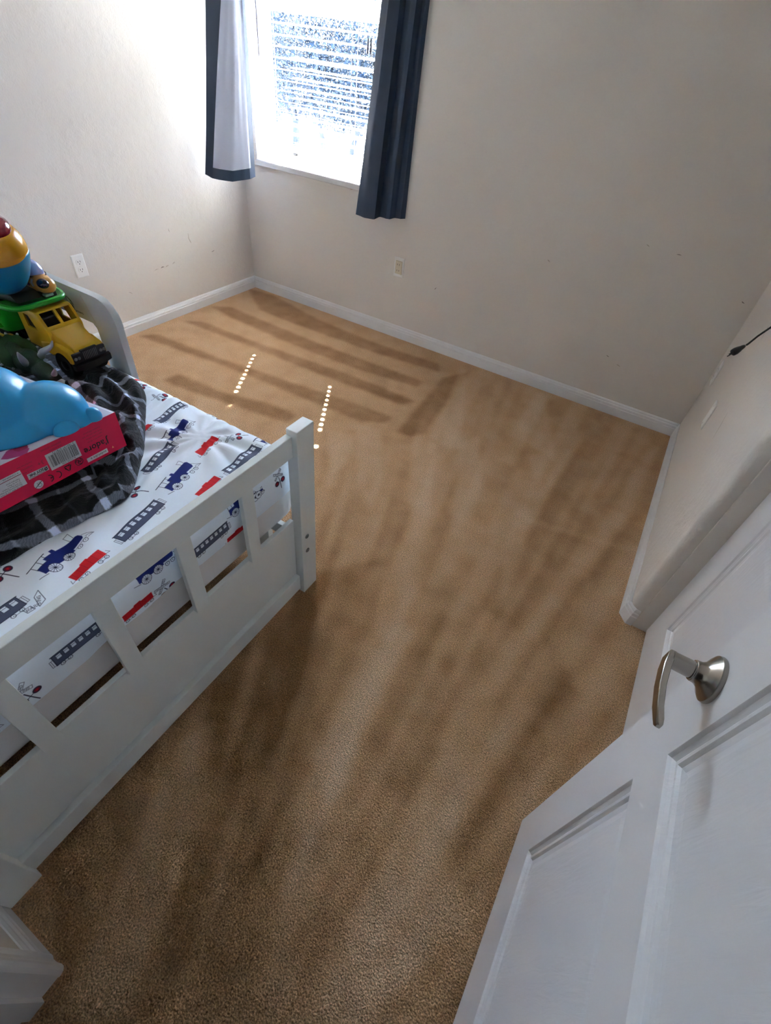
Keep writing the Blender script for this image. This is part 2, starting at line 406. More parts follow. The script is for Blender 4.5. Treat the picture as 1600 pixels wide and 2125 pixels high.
def carpet_mat():
    m = bpy.data.materials.new('beige_carpet'); m.use_nodes = True; nt = m.node_tree; N, L = nt.nodes, nt.links
    p = N['Principled BSDF']; p.inputs['Roughness'].default_value = 0.95; p.inputs['Specular IOR Level'].default_value = 0.1
    p.inputs['Sheen Weight'].default_value = 0.12; p.inputs['Sheen Roughness'].default_value = 0.5
    tc = N.new('ShaderNodeTexCoord')
    mp = N.new('ShaderNodeMapping'); mp.inputs['Location'].default_value = (0.1 / 3.5, 3.3 / 3.5, 0); mp.inputs['Scale'].default_value = (1 / 3.5,) * 3
    L.new(tc.outputs['Object'], mp.inputs[0])
    im = N.new('ShaderNodeTexImage'); im.image = nap_shade_img; im.extension = 'EXTEND'; L.new(mp.outputs[0], im.inputs[0])
    # a little unevenness in the pile
    n1 = N.new('ShaderNodeTexNoise'); n1.inputs['Scale'].default_value = 9; n1.inputs['Detail'].default_value = 5; L.new(tc.outputs['Object'], n1.inputs['Vector'])
    n2 = N.new('ShaderNodeTexNoise'); n2.inputs['Scale'].default_value = 260; n2.inputs['Detail'].default_value = 3; L.new(tc.outputs['Object'], n2.inputs['Vector'])
    vo = N.new('ShaderNodeTexVoronoi'); vo.inputs['Scale'].default_value = 240; L.new(tc.outputs['Object'], vo.inputs['Vector'])
    a1 = N.new('ShaderNodeMath'); a1.operation = 'MULTIPLY_ADD'; a1.inputs[1].default_value = 0.34; L.new(n1.outputs[0], a1.inputs[0])
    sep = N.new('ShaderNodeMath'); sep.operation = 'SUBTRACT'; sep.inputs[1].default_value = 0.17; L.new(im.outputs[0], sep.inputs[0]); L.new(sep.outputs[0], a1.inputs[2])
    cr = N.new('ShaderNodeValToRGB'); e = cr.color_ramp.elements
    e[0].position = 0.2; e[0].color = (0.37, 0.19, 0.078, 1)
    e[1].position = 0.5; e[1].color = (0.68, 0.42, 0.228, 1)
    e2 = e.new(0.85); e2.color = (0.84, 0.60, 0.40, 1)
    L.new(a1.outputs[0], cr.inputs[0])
    mr = N.new('ShaderNodeMapRange'); mr.inputs[1].default_value = 0.3; mr.inputs[2].default_value = 0.72; mr.inputs[3].default_value = 0.38; mr.inputs[4].default_value = 1.36
    L.new(n2.outputs[0], mr.inputs[0])
    mx = N.new('ShaderNodeMix'); mx.data_type = 'RGBA'; mx.blend_type = 'MULTIPLY'; mx.inputs['Factor'].default_value = 1
    L.new(cr.outputs[0], mx.inputs['A']); L.new(mr.outputs[0], mx.inputs['B']); L.new(mx.outputs['Result'], p.inputs['Base Color'])
    hs = N.new('ShaderNodeMath'); hs.operation = 'SUBTRACT'; L.new(n2.outputs[0], hs.inputs[0]); L.new(vo.outputs['Distance'], hs.inputs[1])
    b = N.new('ShaderNodeBump'); b.inputs['Strength'].default_value = 0.75; b.inputs['Distance'].default_value = 0.006
    L.new(hs.outputs[0], b.inputs['Height']); L.new(b.outputs[0], p.inputs['Normal'])
    return m
M_carpet = carpet_mat()
idm = lambda u, v, w: (u, v, w)
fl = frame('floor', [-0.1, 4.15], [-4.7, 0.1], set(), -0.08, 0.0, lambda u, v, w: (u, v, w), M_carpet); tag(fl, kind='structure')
ce = frame('ceiling', [-0.1, 4.15], [-4.7, 0.15], set(), RH, RH + 0.1, idm, M_ceil); tag(ce, kind='structure')
WX0, WX1, WZ0, WZ1 = 0.125, 1.055, 0.835, 2.06
xz = lambda u, v, w: (u, w, v)
yz = lambda u, v, w: (w, u, v)
wb = frame('wall_back', [-0.1, WX0, WX1, 4.15], [-0.08, WZ0, WZ1, RH + 0.1], {(1, 1)}, 0.0, 0.16, xz, M_wall); tag(wb, kind='structure')
wl_ = frame('wall_left', [-4.7, 0.0], [-0.08, RH + 0.1], set(), -0.1, 0.0, yz, M_wall); tag(wl_, kind='structure')
# right wall with a rounded drywall corner at the closet opening
YC = -1.478; r = 0.032
arc = [(RW + r - r * math.cos(a), YC + r - r * math.sin(a)) for a in [PI / 2 * i / 8 for i in range(9)]]
poly = [(RW, 0.0)] + arc + [(RW + 0.13, YC), (RW + 0.13, 0.0)]
wr = prism('wall_right', poly, 0.0, RH, idm, M_wall); shade_auto(wr, 40); tag(wr, kind='structure')
tag(box('wall_right_header', (RW + 0.0, -3.05, 2.06), (RW + 0.13, YC, RH), M_wall, bev=0.0), kind='structure')
tag(box('wall_right_end', (RW, RF - 0.12, 0.0), (RW + 0.13, -3.05, RH), M_wall, bev=0.0), kind='structure')
tag(frame('wall_closet_back', [-4.7, 0.0], [0, RH], set(), 4.0, 4.1, yz, M_wall), kind='structure')
tag(box('wall_closet_side', (RW + 0.13, YC + 0.01, 0), (4.0, YC + 0.11, RH), M_wall, bev=0), kind='structure')
DX0, DX1, DZ = 2.295, 3.085, 2.05
wf = frame('wall_front', [0.0, DX0 - 0.018, DX1 + 0.018, 4.0], [0.0, DZ + 0.02, RH], {(1, 0)}, RF - 0.115, RF, xz, M_wall); tag(wf, kind='structure')
# unlit hallway behind the doorway
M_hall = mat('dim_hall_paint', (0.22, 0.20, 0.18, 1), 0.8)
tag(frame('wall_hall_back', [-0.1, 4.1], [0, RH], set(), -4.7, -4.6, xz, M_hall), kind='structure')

# skirting boards, mitred at the corners
PROF = [(0, 0), (0.013, 0), (0.013, 0.047), (0.0105, 0.050), (0.0105, 0.055), (0.0125, 0.058), (0.0115, 0.064), (0.008, 0.068), (0.007, 0.074), (0.003, 0.081), (0, 0.081)]
secs = sweep_plan([(0.0, RF), (0.0, 0.0), (RW, 0.0), (RW, -1.452), (RW + 0.022, YC - 0.0005), (RW + 0.038, YC - 0.0005)], PROF)
tag(sweep_obj('baseboard_left', secs[0:2], M_trim), kind='structure')
tag(sweep_obj('baseboard_back', secs[1:3], M_trim), kind='structure')
tag(sweep_obj('baseboard_right', secs[2:6], M_trim), kind='structure')
secs = sweep_plan([(2.246, RF), (0.013, RF)], PROF)
tag(sweep_obj('baseboard_front', secs, M_trim), kind='structure')

# closet jamb board and the doorway lining with its rounded casing
tag(box('trim_1', (RW + 0.040, YC - 0.010, 0), (RW + 0.13, YC - 0.0005, 2.06), M_wall, bev=0.002), kind='structure')
cas = [(2.244, 0), (2.244, 0.010), (2.249, 0.0135), (2.256, 0.0135), (2.262, 0.011), (2.272, 0.012), (2.282, 0.0155), (2.289, 0.0155), (2.2945, 0.011), (2.297, 0.003), (2.297, 0)]
tr = prism('trim_2', cas, 0.0, DZ + 0.05, lambda u, v, w: (u, RF + v, w), M_trim); tag(tr, kind='structure')
jam = [(DX0 - 0.018, 0.0), (DX0, 0.0), (DX0, -0.036), (DX0 + 0.011, -0.038), (DX0 + 0.011, -0.070), (DX0, -0.072), (DX0, -0.115), (DX0 - 0.018, -0.115)]
tag(prism('trim_3', jam, 0.0, DZ, lambda u, v, w: (u, RF + v, w), M_trim), kind='structure')
tag(prism('trim_4', [(2 * DX1 - 0 - u + (DX0 - DX1), v) for u, v in jam][::-1], 0.0, DZ, lambda u, v, w: (u, RF + v, w), M_trim), kind='structure')
tag(box('trim_5', (DX0 - 0.018, RF - 0.115, DZ), (DX1 + 0.018, RF, DZ + 0.018), M_trim), kind='structure')

# small marks on the painted walls
def scuff(parent, pts, axis, off, w, m):
    """a short smear lying on a wall"""
    V, F = [], []
    pts = [np.array(p, float) for p in pts]
    for i, p in enumerate(pts):
        t = pts[min(i + 1, len(pts) - 1)] - pts[max(i - 1, 0)]; t /= np.linalg.norm(t) + 1e-9
        n = np.array((-t[1], t[0])); ww = w * (0.35 if i in (0, len(pts) - 1) else 1)
        for s in (-1, 1):
            q = p + n * s * ww
            V.append((off, q[0], q[1]) if axis == 0 else (q[0], off, q[1]))
    for i in range(len(pts) - 1): F.append((2 * i, 2 * i + 1, 2 * i + 3, 2 * i + 2))
    return mesh_obj('scuff_mark', V, F, m, parent)
for pts, w, m in (([(-0.86, .314), (-0.845, .319), (-0.83, .318)], .002, M_scuff2), ([(-0.81, .318), (-0.80, .322), (-0.785, .320)], .003, M_scuff), ([(-0.775, .316), (-0.765, .320), (-0.75, .322)], .003, M_scuff2),
                  ([(-0.72, .322), (-0.705, .328), (-0.70, .332)], .003, M_scuff2), ([(-0.385, .325), (-0.372, .328), (-0.36, .332)], .0022, M_scuff), ([(-0.697, .52), (-0.696, .51), (-0.692, .50)], .0015, M_scuff),
                  ([(-0.556, .47), (-0.557, .44), (-0.548, .42), (-0.543, .41)], .003, M_scuff2), ([(-1.07, .24), (-1.06, .235), (-1.05, .225)], .002, M_scuff2)):
    scuff(wl_, pts, 0, 0.0006, w, m)
for pts, w, m in (([(1.52, .383), (1.524, .388), (1.531, .397)], .0022, M_scuff), ([(2.735, .869), (2.745, .870), (2.757, .869)], .0016, M_scuff), ([(2.59, .880), (2.599, .876), (2.606, .873)], .002, M_scuff2),
                  ([(2.15, .706), (2.156, .703), (2.165, .698)], .003, M_scuff2), ([(2.63, .321), (2.636, .318), (2.645, .316)], .002, M_scuff), ([(2.70, .29), (2.71, .287), (2.722, .283)], .0022, M_scuff2),
                  ([(3.09, .748), (3.096, .744), (3.104, .742)], .0022, M_scuff)):
    scuff(wb, pts, 1, -0.0006, w, m)
for pts, w, m in (([(-0.60, .845), (-0.615, .83), (-0.635, .80)], .004, M_scuff2), ([(-0.9, .62), (-0.93, .58), (-0.95, .53)], .004, M_scuff2)):
    scuff(wr, pts, 0, RW - 0.0006, w, m)

# ------------------------------------------------------------------ window: vinyl single-hung unit set in the wall
win = frame('window_1', [WX0, WX0 + 0.041, WX1 - 0.041, WX1], [WZ0, WZ0 + 0.045, WZ1 - 0.045, WZ1], {(1, 1)}, 0.095, 0.16, xz, M_vinyl); tag(win, kind='structure')
ZM = 1.56
frame('lower_sash', [WX0 + 0.040, WX0 + 0.066, WX1 - 0.066, WX1 - 0.040], [WZ0 + 0.045, WZ0 + 0.09, ZM - 0.03, ZM + 0.012], {(1, 1)}, 0.102, 0.125, xz, M_vinyl, win)
frame('upper_sash', [WX0 + 0.045, WX0 + 0.075, WX1 - 0.075, WX1 - 0.045], [ZM - 0.012, ZM + 0.03, WZ1 - 0.08, WZ1 - 0.045], {(1, 1)}, 0.128, 0.150, xz, M_vinyl, win)
box('glass_pane', (WX0 + 0.062, 0.112, WZ0 + 0.085), (WX1 - 0.062, 0.115, ZM - 0.025), M_glass, win, bev=0)
box('glass_pane', (WX0 + 0.07, 0.138, ZM + 0.025), (WX1 - 0.07, 0.141, WZ1 - 0.075), M_glass, win, bev=0)
box('sash_latch', (0.352, 0.090, 0.882), (0.378, 0.103, 0.893), M_dark, win, bev=0.002)
box('sash_lock', (0.56, 0.085, ZM + 0.012), (0.62, 0.102, ZM + 0.022), M_vinyl, win, bev=0.003)

# ------------------------------------------------------------------ blind
BX0, BX1, BY = 0.135, 1.045, -0.008
bl = thing('window_blind', 'white horizontal slat blind with dark tilt wand hanging in the window', 'blind', (0.59, BY, 2.06))
def slat_mesh(holes):
    hw = 0.0255; xs = [BX0]
    hp = (0.284, 0.863)
    for h in hp: xs += [h - 0.0065, h + 0.0065]
    xs.append(BX1); ys = [-hw, -0.0052, 0.0052, hw]
    b = bmesh.new(); V = {}
    def vt(i, j, k):
        if (i, j, k) not in V:
            y = ys[j]; V[(i, j, k)] = b.verts.new((xs[i] - 0.59, y, (0.0008 if k else -0.0008) + 0.0005 * (1 - (y / hw) ** 2)))
        return V[(i, j, k)]
    sol = lambda i, j: 0 <= i < len(xs) - 1 and 0 <= j < 3 and not (holes and j == 1 and i in (1, 3))
    for i in range(len(xs) - 1):
        for j in range(3):
            if not sol(i, j): continue
            b.faces.new((vt(i, j, 1), vt(i + 1, j, 1), vt(i + 1, j + 1, 1), vt(i, j + 1, 1)))
            b.faces.new((vt(i, j, 0), vt(i, j + 1, 0), vt(i + 1, j + 1, 0), vt(i + 1, j, 0)))
            for di, dj, a, c in ((-1, 0, (i, j + 1), (i, j)), (1, 0, (i + 1, j), (i + 1, j + 1)), (0, -1, (i, j), (i + 1, j)), (0, 1, (i + 1, j + 1), (i, j + 1))):
                if not sol(i + di, j + dj): b.faces.new((vt(*a, 0), vt(*c, 0), vt(*c, 1), vt(*a, 1)))
    bmesh.ops.recalc_face_normals(b, faces=b.faces[:])
    me = bpy.data.meshes.new('slat'); b.to_mesh(me); b.free(); me.materials.append(M_slat)
    return me
S_H, S_N = slat_mesh(True), slat_mesh(False)
PITCH, Z0 = 0.0462, 0.92
for k in range(-1, 24):
    z = Z0 + PITCH * k
    o = bpy.data.objects.new('slat', S_H if 0 <= k <= 12 else S_N); COL.objects.link(o); o.parent = bl
    o.location = (0, 0, z - 2.06); o.rotation_euler = (math.radians(-9), 0, 0)
ob = box('bottom_rail', (BX0, BY - 0.027, 0.808), (BX1, BY + 0.004, 0.838), M_slat, bl, bev=0.003)
for x in (0.292, 0.883): lathe('rail_button', [(0.0001, -0.006), (0.006, -0.006), (0.008, -0.002), (0.008, 0.001)], M_ivory, ob, 12, Matrix.Translation((x, BY - 0.014, 0.8085)))
box('head_rail', (BX0, BY - 0.03, 2.03), (BX1, BY + 0.028, 2.058), M_slat, bl, bev=0.002)
for x in (0.303, 0.866):
    for dy in (-0.027, 0.027): tube('ladder_cord', [(x, BY + dy, 2.04), (x, BY + dy * (1 if dy > 0 else 1), 0.835)], 0.0007, M_cord, bl, 5)
tube('tilt_wand', [(0.247, BY - 0.034, 2.04), (0.245, BY - 0.036, 1.8), (0.240, BY - 0.034, 1.33)], 0.0038, M_wand, bl, 8)
for x in (0.967, 0.985):
    tube('pull_cord', [(x - 0.004, BY - 0.032, 2.04), (x, BY - 0.034, 1.46)], 0.0009, M_cord, bl, 5)
    lathe('cord_tassel', [(0.002, 0.0), (0.0045, -0.008), (0.0055, -0.05), (0.004, -0.06), (0.001, -0.062)], M_wand, bl, 10, Matrix.Translation((x, BY - 0.034, 1.462)))

# ------------------------------------------------------------------ curtains on a rod
rod = thing('curtain_rod', 'dark metal curtain rod above the window, out of sight at the top', 'rod', (0.6, -0.08, 2.17))
tube('pole', [(0.02, -0.125, 2.172), (0.3, -0.125, 2.172), (0.8, -0.11, 2.172), (1.4, -0.10, 2.172)], 0.009, M_dark, rod, 12)
for x in (0.13, 1.36): tube('bracket', [(x, 0.0, 2.15), (x, -0.05, 2.15), (x, -0.112, 2.163)], 0.006, M_dark, rod, 8)
lathe('finial', [(0.009, 0), (0.018, 0.01), (0.02, 0.025), (0.008, 0.04), (0.001, 0.042)], M_dark, rod, 16, axis_mtx((1.4, -0.10, 2.172), (1, 0, 0)))

def curtain(name, label, bot, top, zt, sub, segmats, hem=None):
    """bot/top: polylines (x, y, z); between them the cloth hangs in straight pleats. segmats: material index per polyline piece"""
    root = thing(name, label, 'curtain', (sum(p[0] for p in bot) / len(bot), sum(p[1] for p in bot) / len(bot), zt), 'navy curtains at the window')
    n = len(bot); cols = []
    for i in range(n - 1):
        for k in range(sub): cols.append((i, k / sub))
    cols.append((n - 2, 1.0))
    def at(pl, i, t):
        a = np.array(pl[i], float); b = np.array(pl[i + 1], float); return a + (b - a) * t
    rows = 26; P = np.zeros((rows + 1, len(cols), 3))
    for c, (i, t) in enumerate(cols):
        A, B = at(bot, i, t), at(top, i, t)
        for r_ in range(rows + 1):
            s = r_ / rows; e = s
            p = A + (B - A) * e
            p[1] += 0.004 * math.sin(7 * s + 1.7 * i + 3 * t) * (1 - s) ; p[0] += 0.003 * math.sin(5 * s + i * 2.1)
            P[r_, c] = p
    # soften the pleat edges
    for _ in range(1):
        Q = P.copy(); Q[:, 1:-1] = (P[:, :-2] + 6 * P[:, 1:-1] + P[:, 2:]) / 8; P = Q
    mats = [M_navy, M_white_cloth]; names = ['navy_cloth', 'white_panel']
    for mi in (0, 1):
        V, F, ix = [], [], {}
        def vi(r_, c):
            if (r_, c) not in ix: ix[(r_, c)] = len(V); V.append(P[r_, c])
            return ix[(r_, c)]
        for r_ in range(rows):
            for c in range(len(cols) - 1):
                m_ = segmats[cols[c][0]]
                if m_ == 1 and hem and r_ < hem: m_ = 0
                if m_ == mi: F.append((vi(r_, c), vi(r_, c + 1), vi(r_ + 1, c + 1), vi(r_ + 1, c)))
        if not F: continue
        o = mesh_obj(names[mi], V, F, mats[mi], root)
        sm = o.modifiers.new('s', 'SOLIDIFY'); sm.thickness = 0.0022; sm.offset = -1
        evaluated(o); shade_auto(o, 30)
    return root
curtain('curtain', 'plain navy blue pleated curtain right of the window',
        [(0.972, -0.098, 0.700), (1.04, -0.112, 0.697), (1.108, -0.095, 0.700), (1.114, -0.045, 0.708), (1.165, -0.072, 0.712), (1.196, -0.068, 0.714), (1.203, -0.020, 0.716), (1.246, -0.036, 0.722), (1.262, -0.012, 0.722)],
        [(1.130, -0.102, 2.16), (1.165, -0.115, 2.16), (1.200, -0.102, 2.16), (1.206, -0.06, 2.16), (1.245, -0.082, 2.16), (1.262, -0.08, 2.16), (1.270, -0.045, 2.16), (1.290, -0.055, 2.16), (1.300, -0.04, 2.16)],
        2.16, 5, [0] * 8)
curtain('curtain', 'navy curtain with a white panel in the left corner by the window',
        [(0.114, -0.445, 0.791), (0.130, -0.415, 0.771), (0.195, -0.398, 0.771), (0.258, -0.370, 0.771), (0.306, -0.330, 0.783), (0.336, -0.290, 0.791), (0.337, -0.250, 0.797)],
        [(0.137, -0.154, 2.16), (0.288, -0.140, 2.16), (0.285, -0.132, 2.16), (0.280, -0.124, 2.16), (0.258, -0.120, 2.16), (0.255, -0.125, 2.16), (0.251, -0.121, 2.16)],
        2.16, 5, [0, 1, 1, 1, 1, 0], hem=1)

# ------------------------------------------------------------------ power outlets and switch plates
def duplex(label, org, ux, un, group, screw=True):
    """org centre on the wall, ux horizontal direction along the wall, un outward normal"""
    ux, un = Vector(ux), Vector(un); uz = Vector((0, 0, 1)); org = Vector(org)
    root = thing('power_outlet', label, 'outlet', org, group)
    f = lambda u, v, w: org + ux * u + uz * v + un * w
    rings('cover_plate', [(-.035, -.0575, .035, .0575, 0), (-.035, -.0575, .035, .0575, .002), (-.030, -.0525, .030, .0525, .0055)], f, M_plate, root)
    for zc in (-0.0195, 0.0195):
        n = 20; pts = []
        for k in range(n):
            a = 2 * PI * k / n; pts.append((0.0172 * math.cos(a), zc + max(-0.0135, min(0.0135, 0.0172 * math.sin(a)))))
        rc = prism('receptacle', pts, 0.005, 0.0075, f, M_plate, root)
        for su in (-0.0063, 0.0063): prism('slot', [(su - .0012, zc - .001), (su + .0012, zc - .001), (su + .0012, zc + .008), (su - .0012, zc + .008)], 0.0072, 0.0078, f, M_black, rc)
        prism('ground_hole', [(0.0024 * math.cos(a), zc - .0075 + 0.0024 * math.sin(a)) for a in [2 * PI * k / 10 for k in range(10)]], 0.0072, 0.0078, f, M_black, rc)
    lathe('screw', [(0.003, 0), (0.003, 0.001), (0.0015, 0.0016)], M_plate, root, 10, Matrix(((ux.x, 0, un.x, 0), (ux.y, 0, un.y, 0), (0, 1, 0, 0), (0, 0, 0, 1))) if False else axis_mtx(org + un * 0.0054, un))
    return root
duplex('white duplex power outlet low on the left wall above the bed rail', (0.0, -1.313, 0.443), (0, 1, 0), (1, 0, 0), 'outlets')
o2 = duplex('white duplex power outlet with ivory adapter under the window wall', (1.253, 0.0, 0.447), (-1, 0, 0), (0, -1, 0), 'outlets')
rings('ivory_insert', [(1.229, .408, 1.277, .486, -.0055), (1.231, .410, 1.275, .484, -.011)], xz, M_ivory, o2)
for zc in (.430, .465):
    for dx in (-.008, .006): box('slot', (1.253 + dx - .0012, -.0118, zc - .004), (1.253 + dx + .0012, -.0108, zc + .005), M_black, o2, bev=0)
o3 = duplex('white outlet plate low on the right wall nearest the corner', (RW, -0.150, 0.458), (0, -1, 0), (-1, 0, 0), 'outlets')
cab = thing('wall_plate', 'blank white wall plate on the right wall nearest the closet', 'plate', (RW, -0.615, 0.461))
fR = lambda u, v, w: (RW - w, -0.615 + u, 0.461 + v)
rings('cover_plate', [(-.035, -.0575, .035, .0575, 0), (-.035, -.0575, .035, .0575, .002), (-.030, -.0525, .030, .0525, .0055)], fR, M_plate, cab)
for s in (-.042, .042): lathe('screw', [(0.003, 0), (0.003, 0.001), (0.0015, 0.0016)], M_plate, cab, 10, axis_mtx((RW - .0054, -0.615, 0.461 + s), (-1, 0, 0)))

# hanging plug at the right edge
pg = thing('plug_cord', 'black power cord with two-prong plug hanging by the right wall', 'cord', (3.047, -1.03, 0.876))
a, b = Vector((3.034, -1.044, 0.866)), Vector((3.060, -1.012, 0.889)); d = (b - a).normalized()
tube('plug', [a + d * t for t in (0.0, 0.001, 0.010, 0.020, 0.028, 0.036, 0.042)], [0.0075, 0.0105, 0.0115, 0.0098, 0.0075, 0.006, 0.0042], M_black, pg, 14)
sd = d.cross(Vector((1, 0, 0))).normalized()
for s in (-1, 1): tube('prong', [a + sd * 0.0062 * s + d * 0.001, a + sd * 0.0062 * s - d * 0.015], 0.0016, M_dark, pg, 6)
tube('cord', [b, b + d * 0.006, (3.078, -0.984, 0.914), (3.100, -0.955, 0.940), (3.122, -0.925, 0.985), (3.140, -0.905, 1.06), (3.144, -0.90, 1.2), (3.144, -0.90, 1.6)], 0.0030, M_black, pg, 8)
box('cord_clip', (3.141, -0.91, 1.58), (3.149, -0.89, 1.61), M_black, pg, bev=0.001)

# ------------------------------------------------------------------ doors
def panel_door(name, xf, th, y_free, y_hinge, zs, stile, mo, kind='structure', front=-1):
    """leaf whose visible face lies at x = xf (facing -x); panels is a list of (z0, z1). y_free > y_hinge"""
    us = [y_hinge, y_hinge + stile, y_free - stile, y_free]
    vs = [0.010]; holes = set()
    for k, (z0, z1) in enumerate(zs): vs += [z0, z1]; holes.add((1, 2 * k + 1))
    vs.append(2.035)
    leaf = frame(name, us, vs, holes, xf, xf + th, yz, M_door); tag(leaf, kind=kind)
    bv = leaf.modifiers.new('b', 'BEVEL'); bv.width = 0.0012; bv.segments = 1; bv.limit_method = 'ANGLE'; evaluated(leaf)
    for z0, z1 in zs:
        u0, u1 = us[1], us[2]
        R_ = lambda i, w: (u0 + i, z0 + i, u1 - i, z1 - i, w)
        p = rings('door_panel', [(u0, z0, u1, z1, xf + th - 0.002), R_(0.0, xf + 0.0005), R_(0.003, xf + 0.004), R_(0.009, xf + 0.0075), R_(0.0125, xf + 0.0058), R_(0.0165, xf + 0.0062), R_(0.021, xf + 0.010),
                                R_(mo - 0.006, xf + 0.0115), R_(mo, xf + 0.0105), R_(mo + 0.006, xf + 0.0095)], yz, M_grain, leaf)
    return leaf
d1 = panel_door('door_1', 3.048, 0.035, -2.322, -3.084, [(0.192, 0.713), (0.818, 1.90)], 0.118, 0.036)
d2 = panel_door('door_2', 3.239, 0.032, -1.470, -2.32, [(0.197, 0.711), (0.815, 1.90)], 0.148, 0.034)
d3 = panel_door('door_3', 3.276, 0.002 + 0.03, -2.26, -3.06, [(0.197, 0.711), (0.815, 1.90)], 0.148, 0.034)
for z in (0.2, 1.02, 1.84):
    tube('hinge', [(3.088, -3.089, z - 0.045), (3.088, -3.089, z + 0.045)], 0.006, M_nickel, d1, 8)
# lever set
hc = Vector((3.048, -2.371, 0.918))
lv = lathe('lever_handle', [(0.0001, -0.0005), (0.0325, -0.0005), (0.0335, 0.002), (0.0325, 0.0062), (0.028, 0.0095), (0.0195, 0.014), (0.0155, 0.020), (0.0148, 0.0265), (0.0140, 0.0270), (0.0140, 0.0282), (0.0122, 0.0286), (0.0118, 0.055), (0.0001, 0.056)], M_nickel, d1, 40, axis_mtx(hc, (-1, 0, 0)))
shade_auto(lv, 40)
# flat curved lever reaching towards the hinge side
tip = Vector((2.992, -2.360, 0.918))
secs_ = []
for t, w, th, dx, dz in ((0.0, 0.004, 0.002, 0.002, 0.0), (0.002, 0.0085, 0.0042, 0.001, 0.0), (0.008, 0.0105, 0.0052, -0.001, 0.0), (0.03, 0.0098, 0.0050, -0.004, 0.0), (0.06, 0.0085, 0.0046, -0.005, -0.0005), (0.09, 0.0078, 0.0044, -0.003, -0.001), (0.106, 0.0072, 0.0042, 0.0, -0.0015), (0.113, 0.0058, 0.0038, 0.001, -0.002), (0.1155, 0.0035, 0.0025, 0.0015, -0.002)):
    ring = []
    for k in range(16):
        a_ = 2 * PI * k / 16; c_, s_ = math.cos(a_), math.sin(a_)
        se = lambda q: math.copysign(abs(q) ** 0.28, q)
        ring.append((tip.x + dx + th * se(c_), tip.y + 0.0 - t, tip.z + dz + w * se(s_)))
    secs_.append(ring)
V = [p for r_ in secs_ for p in r_]; F = []
for i in range(len(secs_) - 1):
    for k in range(16): F.append((i * 16 + k, i * 16 + (k + 1) % 16, i * 16 + 16 + (k + 1) % 16, i * 16 + 16 + k))
F += [tuple(range(16)), tuple(len(V) - 16 + k for k in range(16))[::-1]]
lev = mesh_obj('lever', V, F, M_nickel, lv, True); shade_auto(lev, 28)

# ------------------------------------------------------------------ bed
bed = thing('bed', 'white wooden child bed with slatted footboard and curved guard rail', 'bed', (1.08, -2.56, 0.0))
XF = 2.107
for y0, y1 in ((-2.0665, -1.9945), (-3.1245, -3.0525)):
    p = box('post', (XF - 0.038, y0, 0.0), (XF, y1, 0.714), M_bed, bed, bev=0.002)
    for z in (0.287, 0.217):
        yb = (y0 + y1) / 2 - 0.010
        lathe('bolt', [(0.0001, -0.001), (0.0085, -0.001), (0.0092, 0.0005), (0.0075, 0.0025), (0.0040, 0.003), (0.0038, 0.0012), (0.0001, 0.001)], M_bolt, p, 14, axis_mtx((XF, yb, z), (1, 0, 0)))
box('top_rail', (XF - 0.040, -3.0530, 0.624), (XF - 0.018, -2.0660, 0.694), M_bed, bed, bev=0.002)
for yc in (-2.246, -2.4515, -2.657, -2.862):
    box('slat', (XF - 0.034, yc - 0.0205, 0.360), (XF - 0.0185, yc + 0.0205, 0.6250), M_bed, bed, bev=0.0015)
box('lower_panel', (XF - 0.046, -3.0530, 0.092), (XF - 0.0315, -2.0660, 0.364), M_bed, bed, bev=0.0015)
box('bottom_rail', (XF - 0.044, -3.0530, 0.014), (XF - 0.017, -2.0660, 0.087), M_bed, bed, bev=0.002)
for y0, y1, z0_, x1_ in ((-2.062, -2.040, .045, 1.955), (-3.079, -3.057, .20, XF - .046)):
    box('side_rail', (0.075, y0, z0_), (x1_, y1, 0.335), M_bed, bed, bev=0.002)
box('side_rail', (1.955, -2.060, 0.25), (XF - .038, -2.042, 0.30), M_bed, bed, bev=0.002)
for k in range(9):
    x = 0.2 + k * 0.21; box('support_slat', (x, -3.057, 0.305), (x + 0.07, -2.062, 0.322), M_bed, bed, bev=0.001)
box('headboard', (0.02, -3.09, 0.02), (0.06, -2.03, 0.95), M_bed, bed, bev=0.006)
for y0, y1 in ((-2.0665, -1.9945), (-3.1245, -3.0525)):
    box('head_post', (0.016, y0, 0.0), (0.075, y1, 1.0), M_bed, bed, bev=0.003)
# guard rail: an inverted U with a rounded shoulder, flat board 2.4 cm thick with a raised back rim
gp = []
xe, zt_, rr = 1.346, 0.8205, 0.085
for k in range(11):
    a_ = PI / 2 * k / 10
    gp.append((xe - rr + rr * math.cos(a_) ** 0.8 if k < 10 else xe - rr, zt_ - rr + rr * math.sin(a_) ** 0.8 if k else zt_ - rr))
outer = [(xe, 0.30)] + gp + [(0.42, zt_)] + [(0.42 - 0.085 * math.sin(a_), zt_ - 0.085 + 0.085 * math.cos(a_)) for a_ in [PI / 2 * k / 8 for k in range(1, 9)]] + [(0.335, 0.30)]
inner = [(0.435, 0.30), (0.437, 0.70), (0.455, 0.725), (1.222, 0.725), (1.238, 0.708), (1.243, 0.30)]
gr = prism('guard_rail', outer + inner, -2.012, -1.988, xz, M_guard, bed, bev=0.0025, seg=2); shade_auto(gr, 40)
